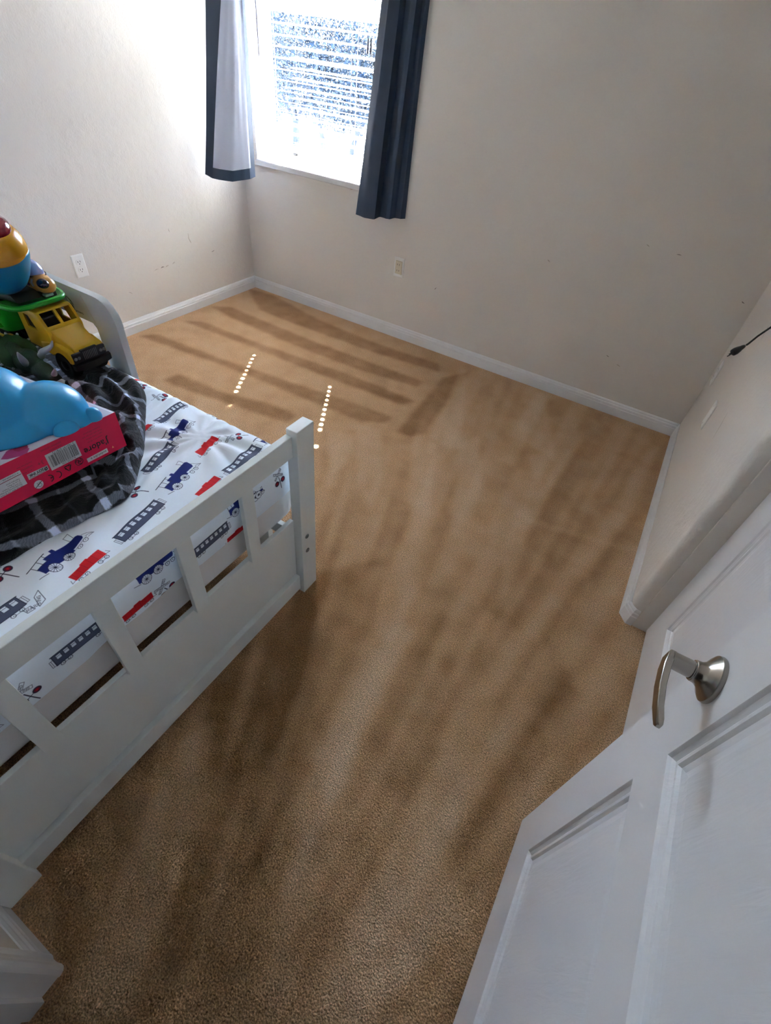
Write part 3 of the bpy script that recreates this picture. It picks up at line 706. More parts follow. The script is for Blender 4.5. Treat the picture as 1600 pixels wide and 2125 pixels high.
# fine joint between rail and upright, and the maker's mark
prism('joint_line', [(1.2005, 0.8100), (1.2025, 0.8100), (1.2395, 0.7265), (1.2375, 0.7265)], -2.0126, -2.0118, xz, M_scuff2, gr)
M_ink = mat('dark_print_ink', (0.02, 0.022, 0.025, 1), 0.6)
lg = [(1.113, .783), (1.118, .782), (1.128, .778), (1.136, .771), (1.141, .763), (1.142, .757)]
tube('logo', [(x, -2.0123, z) for x, z in lg], [0.0007, 0.001, 0.0014, 0.0017, 0.0014, 0.0008], M_ink, gr, 6)
tube('logo', [(x, -2.0123, z) for x, z in [(1.115, .781), (1.114, .770), (1.120, .760), (1.130, .754), (1.137, .7515)]], [0.0009, 0.0007, 0.0009, 0.0012, 0.001], M_ink, gr, 6)
tube('logo', [(x, -2.0123, z) for x, z in [(1.131, .763), (1.134, .757), (1.138, .753), (1.142, .750)]], [0.0013, 0.0016, 0.0026, 0.0014], M_ink, gr, 6)
text_obj('lettering', 'Little Partners', 0.0135, Matrix.Translation((1.106, -2.0123, 0.7385)) @ Matrix.Rotation(PI / 2, 4, 'X'), M_ink, gr)

# ------------------------------------------------------------------ mattress with its train-print fitted sheet
MX0, MX1, MY0, MY1, MZ0, MZ1, MR = 0.085, 2.050, -3.045, -2.006, 0.338, 0.600, 0.05
mt = thing('mattress', 'white mattress with a train print fitted sheet on the bed', 'mattress', (1.07, -2.53, MZ0))
mb = bm_box((MX0 + .004, MY0 + .004, MZ0), (MX1 - .004, MY1 - .004, MZ1 - .016), 0.045, 5)
o = bm_obj('mattress_core', mb, M_matt, mt, True); shade_auto(o, 60)
INK, NAVY, GREY, RED, WHITE = srgb(48, 54, 80)[:3], srgb(34, 50, 128)[:3], srgb(92, 98, 120)[:3], srgb(205, 32, 48)[:3], srgb(236, 240, 246)[:3]
# texture stores sRGB bytes: colours given as 0..1 sRGB
INK, NAVY, GREY, RED, WHITE, MAR = (0.15, 0.17, 0.27), (0.09, 0.15, 0.46), (0.33, 0.36, 0.46), (0.82, 0.09, 0.14), (0.915, 0.955, 1.0), (0.48, 0.10, 0.24)
PPM = 1250
sh = Ras(int(1.45 * PPM), int(1.45 * PPM), WHITE, PPM, -3.25, 0.95)   # u = world y, v = 2.6 - unrolled x  (v up the train's height)
VB = 3.35
def TR(cy, cxx, ang=0.0, sc=1.0):
    ca, sa = math.cos(ang), math.sin(ang)
    def f(u, v):  # train-local metres: u forwards (+y), v up (-x)
        u, v = u * sc, v * sc
        return (cy + u * ca - v * sa, (VB - cxx) + u * sa + v * ca)
    return f
def M_(f, pts): return [f(*p) for p in pts]
LW = 0.0010
def wheel(f, u, v, r, spokes=False):
    sh.disc(f(u, v), r, WHITE); sh.disc(f(u, v), r, INK, ring=LW)
    if spokes:
        for k in range(6):
            a_ = PI * k / 6; sh.line([f(u - r * math.cos(a_), v - r * math.sin(a_)), f(u + r * math.cos(a_), v + r * math.sin(a_))], LW * .8, INK)
    sh.disc(f(u, v), r * 0.2, INK)
def bogie(f, u):
    for du in (-.009, .009): wheel(f, u + du, -.021, .0045)
    sh.line([f(u - .014, -.016), f(u + .014, -.016)], LW * .7, INK)
    sh.line([f(u - .008, -.023), f(u + .008, -.023)], LW * .7, INK)
def coach(f):
    sh.poly(M_(f, [(-.068, -.016), (.068, -.016), (.068, .018), (-.068, .018)]), GREY)
    sh.line(M_(f, [(-.068, -.016), (.068, -.016), (.068, .018), (-.068, .018)]), LW * 1.5, INK, True)
    for k in range(7):
        u = -.060 + k * .0185
        sh.poly(M_(f, [(u, 0.0), (u + .0125, 0.0), (u + .0125, .014), (u, .014)]), WHITE)
        sh.line(M_(f, [(u, 0.0), (u + .0125, 0.0), (u + .0125, .014), (u, .014)]), LW, INK, True)
        sh.line(M_(f, [(u, .009), (u + .0125, .009)]), LW * .7, INK)
    sh.line(M_(f, [(-.07, .018), (.07, .018)]), LW * 2.2, INK)
    for s in (-1, 1):
        bogie(f, s * .046); sh.line(M_(f, [(s * .069, -.014), (s * .077, -.014), (s * .077, .008), (s * .069, .008)]), LW * .7, INK)
        sh.line(M_(f, [(s * .073, -.014), (s * .073, .008)]), LW * .7, INK)
def loco(f):
    sh.poly(M_(f, [(-.030, -.010), (.050, -.010), (.054, -.004), (.054, .010), (.050, .014), (-.030, .014)]), NAVY)
    sh.poly(M_(f, [(-.055, -.018), (-.024, -.018), (-.024, .004), (-.055, .004)]), NAVY)
    sh.poly(M_(f, [(-.030, -.016), (.020, -.016), (.020, -.006), (-.030, -.006)]), NAVY)
    sh.line(M_(f, [(-.066, .022), (-.018, .025)]), LW * 2.2, INK)
    for u in (-.055, -.040, -.025): sh.line(M_(f, [(u, .0), (u, .023)]), LW, INK)
    sh.line(M_(f, [(-.055, .004), (-.025, .004)]), LW, INK)
    sh.poly(M_(f, [(-.010, .014), (.000, .014), (-.001, .022), (-.009, .022)]), NAVY)
    sh.line(M_(f, [(.036, .014), (.034, .030), (.050, .034), (.046, .014)]), LW * .8, INK)
    sh.line(M_(f, [(.056, -.012), (.072, -.020), (.056, -.020)]), LW * .7, INK); sh.line(M_(f, [(.056, .0), (.070, -.018)]), LW * .7, INK)
    wheel(f, -.034, -.019, .0125, True); wheel(f, .002, -.017, .0115, True)
    for u in (.030, .047): wheel(f, u, -.021, .0055)
    sh.line(M_(f, [(.022, -.016), (.056, -.016)]), LW * .7, INK); sh.line(M_(f, [(-.07, -.017), (-.052, -.022)]), LW, INK)
def redcar(f):
    sh.poly(M_(f, [(-.044, -.014), (.044, -.014), (.044, .010), (.012, .010), (.010, .014), (-.008, .014), (-.010, .010), (-.044, .010)]), RED)
    for k in range(6): sh.line(M_(f, [(-.036 + k * .0145, -.012), (-.036 + k * .0145, .009)]), LW * .8, (0.62, 0.07, 0.13))
    for s in (-1, 1):
        bogie(f, s * .028); sh.line(M_(f, [(s * .044, -.012), (s * .054, -.014), (s * .050, -.004)]), LW * .7, INK)
def signal(f, txt=True):
    sh.line(M_(f, [(0, -.038), (0, .014)]), LW * 2.0, INK)
    sh.line(M_(f, [(-.018, -.006), (.018, -.006)]), LW * 1.4, INK)
    for s in (-1, 1):
        sh.disc(f(s * .016, -.006), .0085, INK); sh.disc(f(s * .016, -.006), .0062, MAR); sh.disc(f(s * .016, -.006), .0028, RED)
    for an, t in ((0.6, 'RAILROAD'), (-0.6, 'CROSSING')):
        ca, sa = math.cos(an), math.sin(an)
        q = lambda a_, b_: f(a_ * ca - b_ * sa, .026 + a_ * sa + b_ * ca)
        sh.poly([q(-.024, -.0042), q(.024, -.0042), q(.024, .0042), q(-.024, .0042)], WHITE)
        sh.line([q(-.024, -.0042), q(.024, -.0042), q(.024, .0042), q(-.024, .0042)], LW * .7, INK, True)
        p0, p1 = q(-.022, -.0025), q(.022, -.0025)
        strokes(sh, t, p0[0], p0[1], .0055, math.atan2(p1[1] - p0[1], p1[0] - p0[0]), LW * .65, INK)
SIDE = lambda z: (MX1 - MR) + MR * PI / 2 + (MZ1 - MR - z)
def put(fn, y, x, ang=0.12, sc=1.0): fn(TR(y, x, ang, sc))
for fn, y, x, an, sc in ((coach, -2.263, 1.786, .30, .92), (loco, -2.152, 1.728, .28, .92), (loco, -2.288, 1.884, .25, 1.0), (redcar, -2.150, 1.842, .22, .95), (signal, -2.068, 1.880, .9, .85), (signal, -2.055, 1.555, .75, .8),
                         (coach, -2.098, 1.640, .12, .85), (coach, -2.135, 1.966, .14, 1.0), (redcar, -2.272, 1.972, .14, .9), (signal, -2.395, 1.842, .7, .95), (coach, -2.450, 1.935, .18, 1.0), (loco, -2.615, 1.885, .22, 1.05),
                         (redcar, -2.603, 1.955, .18, .95), (coach, -2.800, 1.938, .1, 1.0), (signal, -2.718, 1.840, .5, .95), (signal, -2.010, 1.750, .4, .8), (loco, -1.995, 1.935, .3, .9), (redcar, -2.215, 1.650, .1, .8),
                         (redcar, -2.045, 1.405, .2, .7), (signal, -2.055, 1.46, .6, .7), (coach, -2.04, 1.30, .1, .8), (loco, -1.955, 1.62, .1, .9), (coach, -1.93, 1.80, .0, .9),
                         (coach, -2.355, SIDE(.520), .05, .85), (redcar, -2.270, SIDE(.473), .05, .85), (loco, -2.235, SIDE(.562), .05, .85), (signal, -2.088, SIDE(.535), .12, .8), (coach, -2.712, SIDE(.530), .0, .85), (redcar, -2.584, SIDE(.500), .05, .9),
                         (signal, -2.507, SIDE(.478), .45, .9), (signal, -2.835, SIDE(.500), .3, .95), (loco, -2.175, SIDE(.548), .0, .35), (coach, -2.96, SIDE(.54), 0, .85), (loco, -2.51, SIDE(.57), 0, .9), (signal, -2.90, 1.93, .5, .9), (loco, -2.95, 1.87, .1, 1), (redcar, -2.94, SIDE(.49), 0, .9)):
    put(fn, y, x, an, sc)
p0 = (-2.722, VB - 1.968)   # the loose RAIL / CROSSING board near the edge
for pts in ([(-.022, .012), (-.008, .010), (-.006, -.004), (-.020, -.002)], [(.008, .022), (.022, .030), (.018, .0), (.002, -.006)]):
    sh.line([(p0[0] + u, p0[1] + v) for u, v in pts], LW, INK, True)
strokes(sh, 'RAIL', p0[0] - .019, p0[1] + .001, .007, -.15, LW * .8, INK); strokes(sh, 'SING', p0[0] + .006, p0[1] - .003, .007, 1.0, LW * .8, INK)
sheet_img = np_image('train_print', sh.a)
def image_mat(name, img, rough, bump=None, sheen=0.0):
    m = bpy.data.materials.new(name); m.use_nodes = True; nt = m.node_tree; p = nt.nodes['Principled BSDF']; p.inputs['Roughness'].default_value = rough
    p.inputs['Specular IOR Level'].default_value = 0.25; p.inputs['Sheen Weight'].default_value = sheen
    uv = nt.nodes.new('ShaderNodeUVMap'); im = nt.nodes.new('ShaderNodeTexImage'); im.image = img; im.extension = 'EXTEND'; im.interpolation = 'Cubic'
    nt.links.new(uv.outputs[0], im.inputs[0]); nt.links.new(im.outputs[0], p.inputs['Base Color'])
    if bump:
        tc = nt.nodes.new('ShaderNodeTexCoord'); prev = None
        for sc, st, de, di in bump:
            n = nt.nodes.new('ShaderNodeTexNoise'); n.inputs['Scale'].default_value = sc; n.inputs['Detail'].default_value = de; nt.links.new(tc.outputs['Object'], n.inputs['Vector'])
            b = nt.nodes.new('ShaderNodeBump'); b.inputs['Strength'].default_value = st; b.inputs['Distance'].default_value = di; nt.links.new(n.outputs[0], b.inputs['Height'])
            if prev: nt.links.new(prev.outputs[0], b.inputs['Normal'])
            prev = b
        nt.links.new(prev.outputs[0], p.inputs['Normal'])
    return m, im, uv
M_sheet, _, _ = image_mat('train_print_cotton', sheet_img, 0.8, [(700, 0.12, 2, 0.0005)])
def add_uv(o, uvs):
    me = o.data; l = me.uv_layers.new(name='UVMap')
    li = np.empty(len(me.loops), np.int32); me.loops.foreach_get('vertex_index', li)
    l.data.foreach_set('uv', np.asarray(uvs, np.float32)[li].ravel())
def wrinkle(x, y):
    """rucks in the far half of the sheet"""
    w = 0.0
    c0 = (1.80, -2.13)
    dx, dy = x - c0[0], y - c0[1]; rr_ = math.hypot(dx, dy); th = math.atan2(dy, dx)
    g = math.exp(-((rr_ - 0.11) / 0.09) ** 2)
    w += 0.0030 * g * math.sin(11 * th + 9 * rr_ + 0.8 * math.sin(3 * th))
    w += 0.0016 * math.exp(-(rr_ / 0.16) ** 2) * math.sin(60 * x + 35 * y + 2 * math.sin(25 * y)) 
    g2 = math.exp(-((x - 1.58) / 0.10) ** 2) * math.exp(-((y + 2.10) / 0.10) ** 2)
    w += 0.0034 * g2 * math.sin(2 * PI * (x + 0.25 * (y + 2.1)) / 0.036 + 2 * math.sin(9 * y))
    g3 = math.exp(-((x - 1.88) / 0.07) ** 2) * math.exp(-((y + 2.60) / 0.16) ** 2)
    w += 0.0045 * g3 * math.sin(2 * PI * (y * 0.8 + x * 0.55) / 0.085)
    g4 = math.exp(-((x - 1.80) / 0.10) ** 2) * math.exp(-((y + 2.36) / 0.08) ** 2)
    w += 0.0032 * g4 * math.sin(2 * PI * (y * 0.5 + x) / 0.06 + 1.0)
    w += 0.0012 * math.sin(17 * x + 4 * math.sin(8 * y)) * math.sin(13 * y + 3 * math.sin(7 * x))
    return w
def sheet():
    hx0, hx1, hy0, hy1 = MX0 + MR, MX1 - MR, MY0 + MR, MY1 - MR
    qa = MR * PI / 2; drop = 0.088
    xs = list(np.linspace(hx0 - qa - drop, 1.15, 40)) + list(np.arange(1.155, hx1, 0.0068)) + list(np.linspace(hx1, hx1 + qa + drop, 26))
    ys = list(np.linspace(hy0 - qa - drop, hy0, 20)) + list(np.arange(hy0 + .008, hy1, 0.0072)) + list(np.linspace(hy1, hy1 + qa + drop, 26))
    V, UV = [], []
    for a_ in ys:
        for b_ in xs:
            px, py = min(max(b_, hx0), hx1), min(max(a_, hy0), hy1)
            dx, dy = b_ - px, a_ - py; d_ = math.hypot(dx, dy)
            lim = qa + drop + 0.012 * math.sin(9 * a_ + 4 * b_) + 0.006 * math.sin(31 * a_ + 23 * b_)
            if d_ > 1e-9:
                ux_, uy_ = dx / d_, dy / d_; dd = min(d_, lim) if d_ > qa else d_
                if dd < qa: t = dd / MR; out, dn = MR * math.sin(t), MR * (1 - math.cos(t))
                else: out, dn = MR, MR + dd - qa
                bulge = 0.004 * math.sin(PI * min(1, max(0, (dd - qa) / drop)))
                x, y, z = px + ux_ * (out + bulge), py + uy_ * (out + bulge), MZ1 - dn
                z += 1.5 * wrinkle(px, py) * max(0, 1 - d_ / qa)
            else:
                x, y, z = px, py, MZ1 + 1.5 * wrinkle(px, py)
            V.append((x, y, z)); UV.append(((a_ + 3.25) / 1.45, (VB - b_ - 0.95) / 1.45))
    n = len(xs); F = [(j * n + i, j * n + i + 1, (j + 1) * n + i + 1, (j + 1) * n + i) for j in range(len(ys) - 1) for i in range(n - 1)]
    o = mesh_obj('fitted_sheet', V, F, M_sheet, mt, True); add_uv(o, UV)
    tag(o, label='white fitted sheet printed with navy engines, grey coaches and red wagons')
sheet()

# ------------------------------------------------------------------ plaid fleece blanket, heaped on the bed
BXM = Matrix(((0.995, -0.038, -0.088, 1.745), (0.042, 0.998, 0.046, -2.319), (0.086, -0.049, 0.995, 0.655), (0, 0, 0, 1)))   # puzzle box frame: corner, x out of the long side, y along it
BH, BD, BL = 0.0965, 0.385, 0.44
BXI = BXM.inverted()
PB = [(1.335, -2.062), (1.43, -2.048), (1.505, -2.075), (1.581, -2.140), (1.658, -2.206), (1.735, -2.272), (1.790, -2.335), (1.838, -2.388), (1.858, -2.432), (1.848, -2.490),
      (1.836, -2.549), (1.822, -2.641), (1.826, -2.696), (1.80, -2.80), (1.70, -2.93), (1.45, -2.96), (1.2, -2.90), (1.10, -2.70), (1.12, -2.45), (1.10, -2.36), (0.86, -2.35), (0.80, -2.25), (0.82, -2.08), (0.95, -2.04), (1.20, -2.035), (1.295, -2.05)]
def chaikin(p, k):
    for _ in range(k):
        q = []
        for i in range(len(p)):
            a, b = p[i], p[(i + 1) % len(p)]
            q += [(a[0] * .75 + b[0] * .25, a[1] * .75 + b[1] * .25), (a[0] * .25 + b[0] * .75, a[1] * .25 + b[1] * .75)]
        p = q
    return p
PB = chaikin(PB, 2)
def seg_dist(X, Y, P, closed):
    D = np.full(X.shape, 1e9); n = len(P)
    for i in range(n if closed else n - 1):
        (ax, ay), (bx, by) = P[i], P[(i + 1) % n]
        dx, dy = bx - ax, by - ay; L = dx * dx + dy * dy + 1e-12
        t = np.clip(((X - ax) * dx + (Y - ay) * dy) / L, 0, 1)
        D = np.minimum(D, np.hypot(X - ax - t * dx, Y - ay - t * dy))
    return D
def inside(X, Y, P):
    r_ = np.zeros(X.shape, bool); n = len(P)
    for i in range(n):
        (ax, ay), (bx, by) = P[i], P[(i + 1) % n]
        if ay == by: continue
        r_ ^= ((ay > Y) != (by > Y)) & (X < (bx - ax) * (Y - ay) / (by - ay) + ax)
    return r_
def blanket():
    root = thing('blanket', 'black, grey and white plaid fleece blanket heaped under the red box', 'blanket', (1.5, -2.5, 0.602))
    st = 0.0055
    xs = np.arange(0.78, 1.88, st); ys = np.arange(-2.98, -2.03, st)
    X, Y = np.meshgrid(xs, ys)
    ins = inside(X, Y, PB); D = seg_dist(X, Y, PB, True)
    R_ = 0.020
    edge = np.where(D < R_, R_ * np.sqrt(np.clip(1 - (1 - D / R_) ** 2, 0, 1)), R_)
    H = edge * 1.15
    for P, wd, h in (([(1.345, -2.150), (1.414, -2.140), (1.48, -2.150), (1.55, -2.170), (1.61, -2.188), (1.66, -2.205), (1.73, -2.262), (1.78, -2.33)], .017, .030),
                     ([(1.365, -2.226), (1.39, -2.205), (1.43, -2.195), (1.49, -2.215), (1.535, -2.25), (1.55, -2.30)], .024, .036),
                     ([(1.60, -2.235), (1.66, -2.258), (1.70, -2.285)], .024, .026),
                     ([(1.76, -2.345), (1.815, -2.385), (1.842, -2.43), (1.835, -2.48)], .020, .020),
                     ([(1.37, -2.075), (1.46, -2.085), (1.53, -2.115)], .02, .014),
                     ([(1.79, -2.43), (1.81, -2.55), (1.80, -2.68), (1.78, -2.80)], .02, .010), ([(1.755, -2.40), (1.80, -2.44)], .012, .014)):
        d_ = seg_dist(X, Y, P, False); H += h * np.exp(-(d_ / wd) ** 2) * np.clip(D / 0.02, 0, 1)
    H += (0.004 * np.sin(38 * X + 3 * np.sin(15 * Y)) * np.sin(31 * Y + 2 * np.sin(21 * X)) + 0.0015 * np.sin(95 * X + 70 * Y)) * np.clip(D / 0.03, 0, 1)
    Z = 0.6025 + H
    # pressed flat under the box, the dinosaur and the truck
    nx, ny = BXI[2][0], BXI[2][1]
    top = BXM.translation.z - ((BXM[0][2] * (X - BXM[0][3]) + BXM[1][2] * (Y - BXM[1][3])) / BXM[2][2]) - 0.001
    lx = (X - 1.745) * 0.995 + (Y + 2.319) * 0.042; ly = (X - 1.745) * -0.038 + (Y + 2.319) * 0.998
    under = np.clip(np.minimum(np.minimum(lx + BD, -lx), np.minimum(ly + BL, -ly)) / 0.006 + 1, 0, 1)
    Z = np.where(under > 0, np.minimum(Z, np.where(under >= 1, top, top + (1 - under) * 0.03)), Z)
    Z = np.where((under >= 1) & (ly > -0.10) & (lx > -0.12), np.maximum(Z, np.minimum(top, 0.650)), Z)
    flat = 1 / (1 + np.exp(-(1.335 - X) / .008)) * 1 / (1 + np.exp(-(Y + 2.33) / .01)); Z = Z * (1 - flat) + (0.6040 + 0.0004 * np.sin(60 * X)) * flat
    dzx = np.gradient(Z, st, axis=1); dzy = np.gradient(Z, st, axis=0)
    sx = np.cumsum(np.sqrt(1 + dzx ** 2), axis=1) * st; sy = np.cumsum(np.sqrt(1 + dzy ** 2), axis=0) * st
    U = sx + 0.012 * np.sin(9 * Y + 5 * X); Vv = sy + 0.012 * np.sin(8 * X)
    nb = ins.copy()
    for dj, di in ((0, 1), (0, -1), (1, 0), (-1, 0), (1, 1), (1, -1), (-1, 1), (-1, -1)): nb |= np.roll(np.roll(ins, dj, 0), di, 1)
    idx = -np.ones(X.shape, int); V, UV = [], []
    # one ring of vertices outside the outline is drawn onto it and laid on the sheet, so the hem is smooth
    PA = np.array(PB); PN = np.roll(PA, -1, 0)
    for j, i in zip(*np.where(nb)):
        x, y, z = X[j, i], Y[j, i], Z[j, i]
        if not ins[j, i]:
            d = PN - PA; t = np.clip((((x, y) - PA) * d).sum(1) / (d * d).sum(1), 0, 1); q = PA + d * t[:, None]
            k = np.argmin(((q - (x, y)) ** 2).sum(1)); x, y = q[k]; z = 0.6015
        idx[j, i] = len(V); V.append((x, y, z)); UV.append((U[j, i], Vv[j, i]))
    F = []
    for j in range(X.shape[0] - 1):
        for i in range(X.shape[1] - 1):
            q = (idx[j, i], idx[j, i + 1], idx[j + 1, i + 1], idx[j + 1, i])
            if min(q) >= 0: F.append(q)
    # plaid drawn thread by thread
    n = 1000; rng = np.random.RandomState(3)
    pos = (np.arange(n) + .5) / n
    def bands(p, per):
        q = (p % per) / per
        v = np.full(p.shape, 0.05)
        v[(q > .42) & (q < .575)] = 1.0       # white stripe
        v[(q > .93) & (q < .985)] = 0.40       # grey band
        return v
    bu, bv = bands(pos, 0.125)[None, :], bands(pos + .03, 0.125)[:, None]
    twill = ((np.arange(n)[None, :] // 2 + np.arange(n)[:, None] // 2) % 3) / 2.0
    g = bu * (0.5 + 0.3 * (twill - .5)) + bv * (0.5 - 0.3 * (twill - .5))
    g = np.clip(g + (rng.rand(n, n) - .5) * .10, 0.012, 1)
    g = np.clip(blur(g, 1), 0, 1) ** 1.2
    A = np.stack([g * .86 + .012, g * .90 + .013, g * .99 + .018], -1).astype(np.float32)
    img = np_image('plaid', A)
    m, im, uvn = image_mat('plaid_fleece', img, 0.95, [(420, 0.5, 3, 0.004), (90, 0.45, 3, 0.008)], 0.10)
    im.extension = 'REPEAT'; nt = m.node_tree
    mp = nt.nodes.new('ShaderNodeMapping'); mp.inputs['Rotation'].default_value = (0, 0, math.radians(14)); nt.links.new(uvn.outputs[0], mp.inputs[0])
    nz = nt.nodes.new('ShaderNodeTexNoise'); nz.inputs['Scale'].default_value = 160; nt.links.new(uvn.outputs[0], nz.inputs['Vector'])
    ad = nt.nodes.new('ShaderNodeMix'); ad.data_type = 'VECTOR'; ad.inputs['Factor'].default_value = 0.006
    nt.links.new(mp.outputs[0], ad.inputs['A']); nt.links.new(nz.outputs['Color'], ad.inputs['B']); nt.links.new(ad.outputs['Result'], im.inputs[0])
    o = mesh_obj('fleece', V, F, m, root, True); add_uv(o, UV)
    so_ = o.modifiers.new('s', 'SOLIDIFY'); so_.thickness = 0.003; so_.offset = -1
    return root
blanket()

# ------------------------------------------------------------------ red puzzle box lying on the blanket
M_red = mat('red_box_card', (0.70, 0.008, 0.065, 1), 0.45, spec=0.25, var=(5, 0.06))
M_lab = mat('white_label', (0.62, 0.60, 0.62, 1), 0.5)
M_pink = mat('dark_red_print', (0.23, 0.006, 0.03, 1), 0.5)
M_orange = mat('orange_print', (0.85, 0.35, 0.15, 1), 0.5)
pz = thing('puzzle_box', 'red and white cardboard toy box with barcode lying on the plaid blanket', 'box', (1.55, -2.53, 0.655))
bx = lambda u, v, w: tuple(BXM @ Vector((u, v, w)))
# picture on the lid
T = Ras(460, 400, (0.80, 0.79, 0.84), 1000, 0, 0)   # x = distance from the right end, y = distance from the near long side
rngp = random.Random(5)
for _ in range(40):
    c = (0.20 + rngp.random() * .25, 0.02 + rngp.random() * .33); col = rngp.choice([(.20, .16, .40), (.55, .12, .28), (.78, .36, .16), (.25, .2, .5), (.62, .2, .42), (.85, .75, .82), (.3, .25, .55)])
    n_ = 9; rr_ = 0.012 + rngp.random() * .03
    T.poly([(c[0] + rr_ * (0.6 + .6 * rngp.random()) * math.cos(2 * PI * k / n_), c[1] + rr_ * (0.6 + .6 * rngp.random()) * math.sin(2 * PI * k / n_)) for k in range(n_)], col)
T.a[:, :200] = np.where(np.arange(200)[None, :, None] < 170, np.float32((0.80, 0.79, 0.84)), T.a[:, :200])
T.line([(0.004, 0.0), (0.004, 0.4)], 0.003, (0.95, 0.95, 0.97))
M_lid, _, _ = image_mat('box_lid_print', np_image('lid_print', T.a), 0.4)
b = bmesh.new(); uvl = b.loops.layers.uv.new('UVMap')
c8 = [b.verts.new(bx(u, v, w)) for w in (0, BH) for u, v in ((-BD, -BL), (0, -BL), (0, 0), (-BD, 0))]
for f in ((3, 2, 1, 0), (0, 1, 5, 4), (1, 2, 6, 5), (2, 3, 7, 6), (3, 0, 4, 7)): b.faces.new([c8[i] for i in f])
tf = b.faces.new([c8[i] for i in (4, 5, 6, 7)]); tf.material_index = 1
for l, (u, v) in zip(tf.loops, ((-BD, -BL), (0, -BL), (0, 0), (-BD, 0))): l[uvl].uv = (-v / 0.46, -u / 0.40)
bm_obj('carton', b, [M_red, M_lid], pz)
k_ = 0.973
def facepos(s, t, d=0.0004): return (d, -s * k_, t * k_)
def label_quad(name, pts, m, d=0.0005):
    V = [bx(*facepos(s, t, d)) for s, t in pts]; return mesh_obj(name, V, [tuple(range(len(pts)))], m, pz)
def up_text(name, body, size, s, t, m, d=0.0008, align='LEFT', bold=0.0):
    """lettering on the long side, standing upside down, starting at s and running left"""
    L = BXM @ Matrix.Translation(facepos(s, t, d)) @ Matrix(((0, 0, 1, 0), (-1, 0, 0, 0), (0, -1, 0, 0), (0, 0, 0, 1)))
    return text_obj(name, body, size, L, m, pz, align, 0.0, bold)
label_quad('barcode_label', [(.1955, .0335), (.1185, .0335), (.1190, .0765), (.1955, .0760)], M_lab)
V, F = [], []; s = .1235; rb = random.Random(11)
while s < .1900:
    w = rb.choice([.0005, .0005, .001, .0015]);
    V += [bx(*facepos(s, .040 if True else 0, .0009)), bx(*facepos(s + w, .040, .0009)), bx(*facepos(s + w, .070, .0009)), bx(*facepos(s, .070, .0009))]
    n_ = len(V); F.append((n_ - 4, n_ - 3, n_ - 2, n_ - 1)); s += w + rb.choice([.0006, .0008, .0013])
tag(mesh_obj('barcode', V, F, M_ink, pz), kind='stuff')
up_text('digits', '3 760197 078172', .0075, .124, .0755, M_ink); up_text('digits', 'N CODE 3700', .0055, .134, .0390, M_ink)
up_text('lettering', "J'adore", .0235, .0425, .0465, M_black, bold=.00025)
label_quad('maker_label', [(.1112, .0082), (.0535, .0078), (.0535, .0200), (.1112, .0194)], M_lab)
up_text('lettering', 'audetube a', .0098, .0570, .0165, M_ink)
label_quad('triangle_mark', [(.0345, .0125), (.0405, .0125), (.0375, .0185)], M_orange)
up_text('print', 'Contenu 100 pièces', .0055, .050, .083, M_pink); up_text('print', 'Made with care for kids', .0055, .048, .075, M_pink); up_text('print', 'ages 3 years and up', .0055, .050, .067, M_pink); up_text('print', 'puzzle 60 x 40 cm', .0055, .052, .059, M_pink)
up_text('print', 'attention convient', .0065, .150, .091, M_pink); up_text('print', 'aux enfants', .0065, .152, .083, M_pink)
up_text('print', '3+', .0145, .2020, .0690, M_pink); up_text('print', 'conforme aux', .006, .225, .078, M_pink); up_text('print', 'exigences', .006, .228, .069, M_pink); up_text('print', 'de 3 ans', .006, .232, .060, M_pink)
label_quad('soy_ink_label', [(.2478, .0388), (.1997, .0396), (.1997, .0515), (.2470, .0528)], M_lab)
up_text('lettering', 'SOY INK', .0085, .2105, .0500, M_ink, bold=.0003); up_text('lettering', 'PRINTED WITH', .0048, .2105, .0432, M_ink)
tube('soy_mark', [bx(*facepos(s, t, .0008)) for s, t in ((.2020, .049), (.2045, .0465), (.2075, .0475), (.2088, .0435), (.2060, .0415))], .0011, M_ink, pz, 5)
tube('soy_mark', [bx(*facepos(s, t, .0008)) for s, t in ((.2015, .045), (.2035, .0425), (.2065, .0440))], .0009, M_ink, pz, 5)
def ringmark(name, s0, t0, r0, wd, m, a0=0.0, a1=2 * PI, n_=24):
    pts = [(s0 + r0 * math.cos(a0 + (a1 - a0) * k / n_), t0 + r0 * math.sin(a0 + (a1 - a0) * k / n_)) for k in range(n_ + 1)]
    return tube(name, [bx(*facepos(s, t, .0004)) for s, t in pts], wd, m, pz, 5)
label_quad('age_disc', [(.2345 + .0105 * math.cos(2 * PI * k / 24), .0178 + .0105 * math.sin(2 * PI * k / 24)) for k in range(24)], M_lab)
ringmark('age_mark', .2325, .0150, .0042, .0005, M_ink); up_text('age_mark', '0-3', .0065, .229, .0235, M_ink)
tube('age_mark', [bx(*facepos(.2255, .0225, .0009)), bx(*facepos(.2435, .0130, .0009))], .0006, M_ink, pz, 5)
M_mark = mat('black_print_on_red', (0.03, 0.003, 0.006, 1), 0.5)
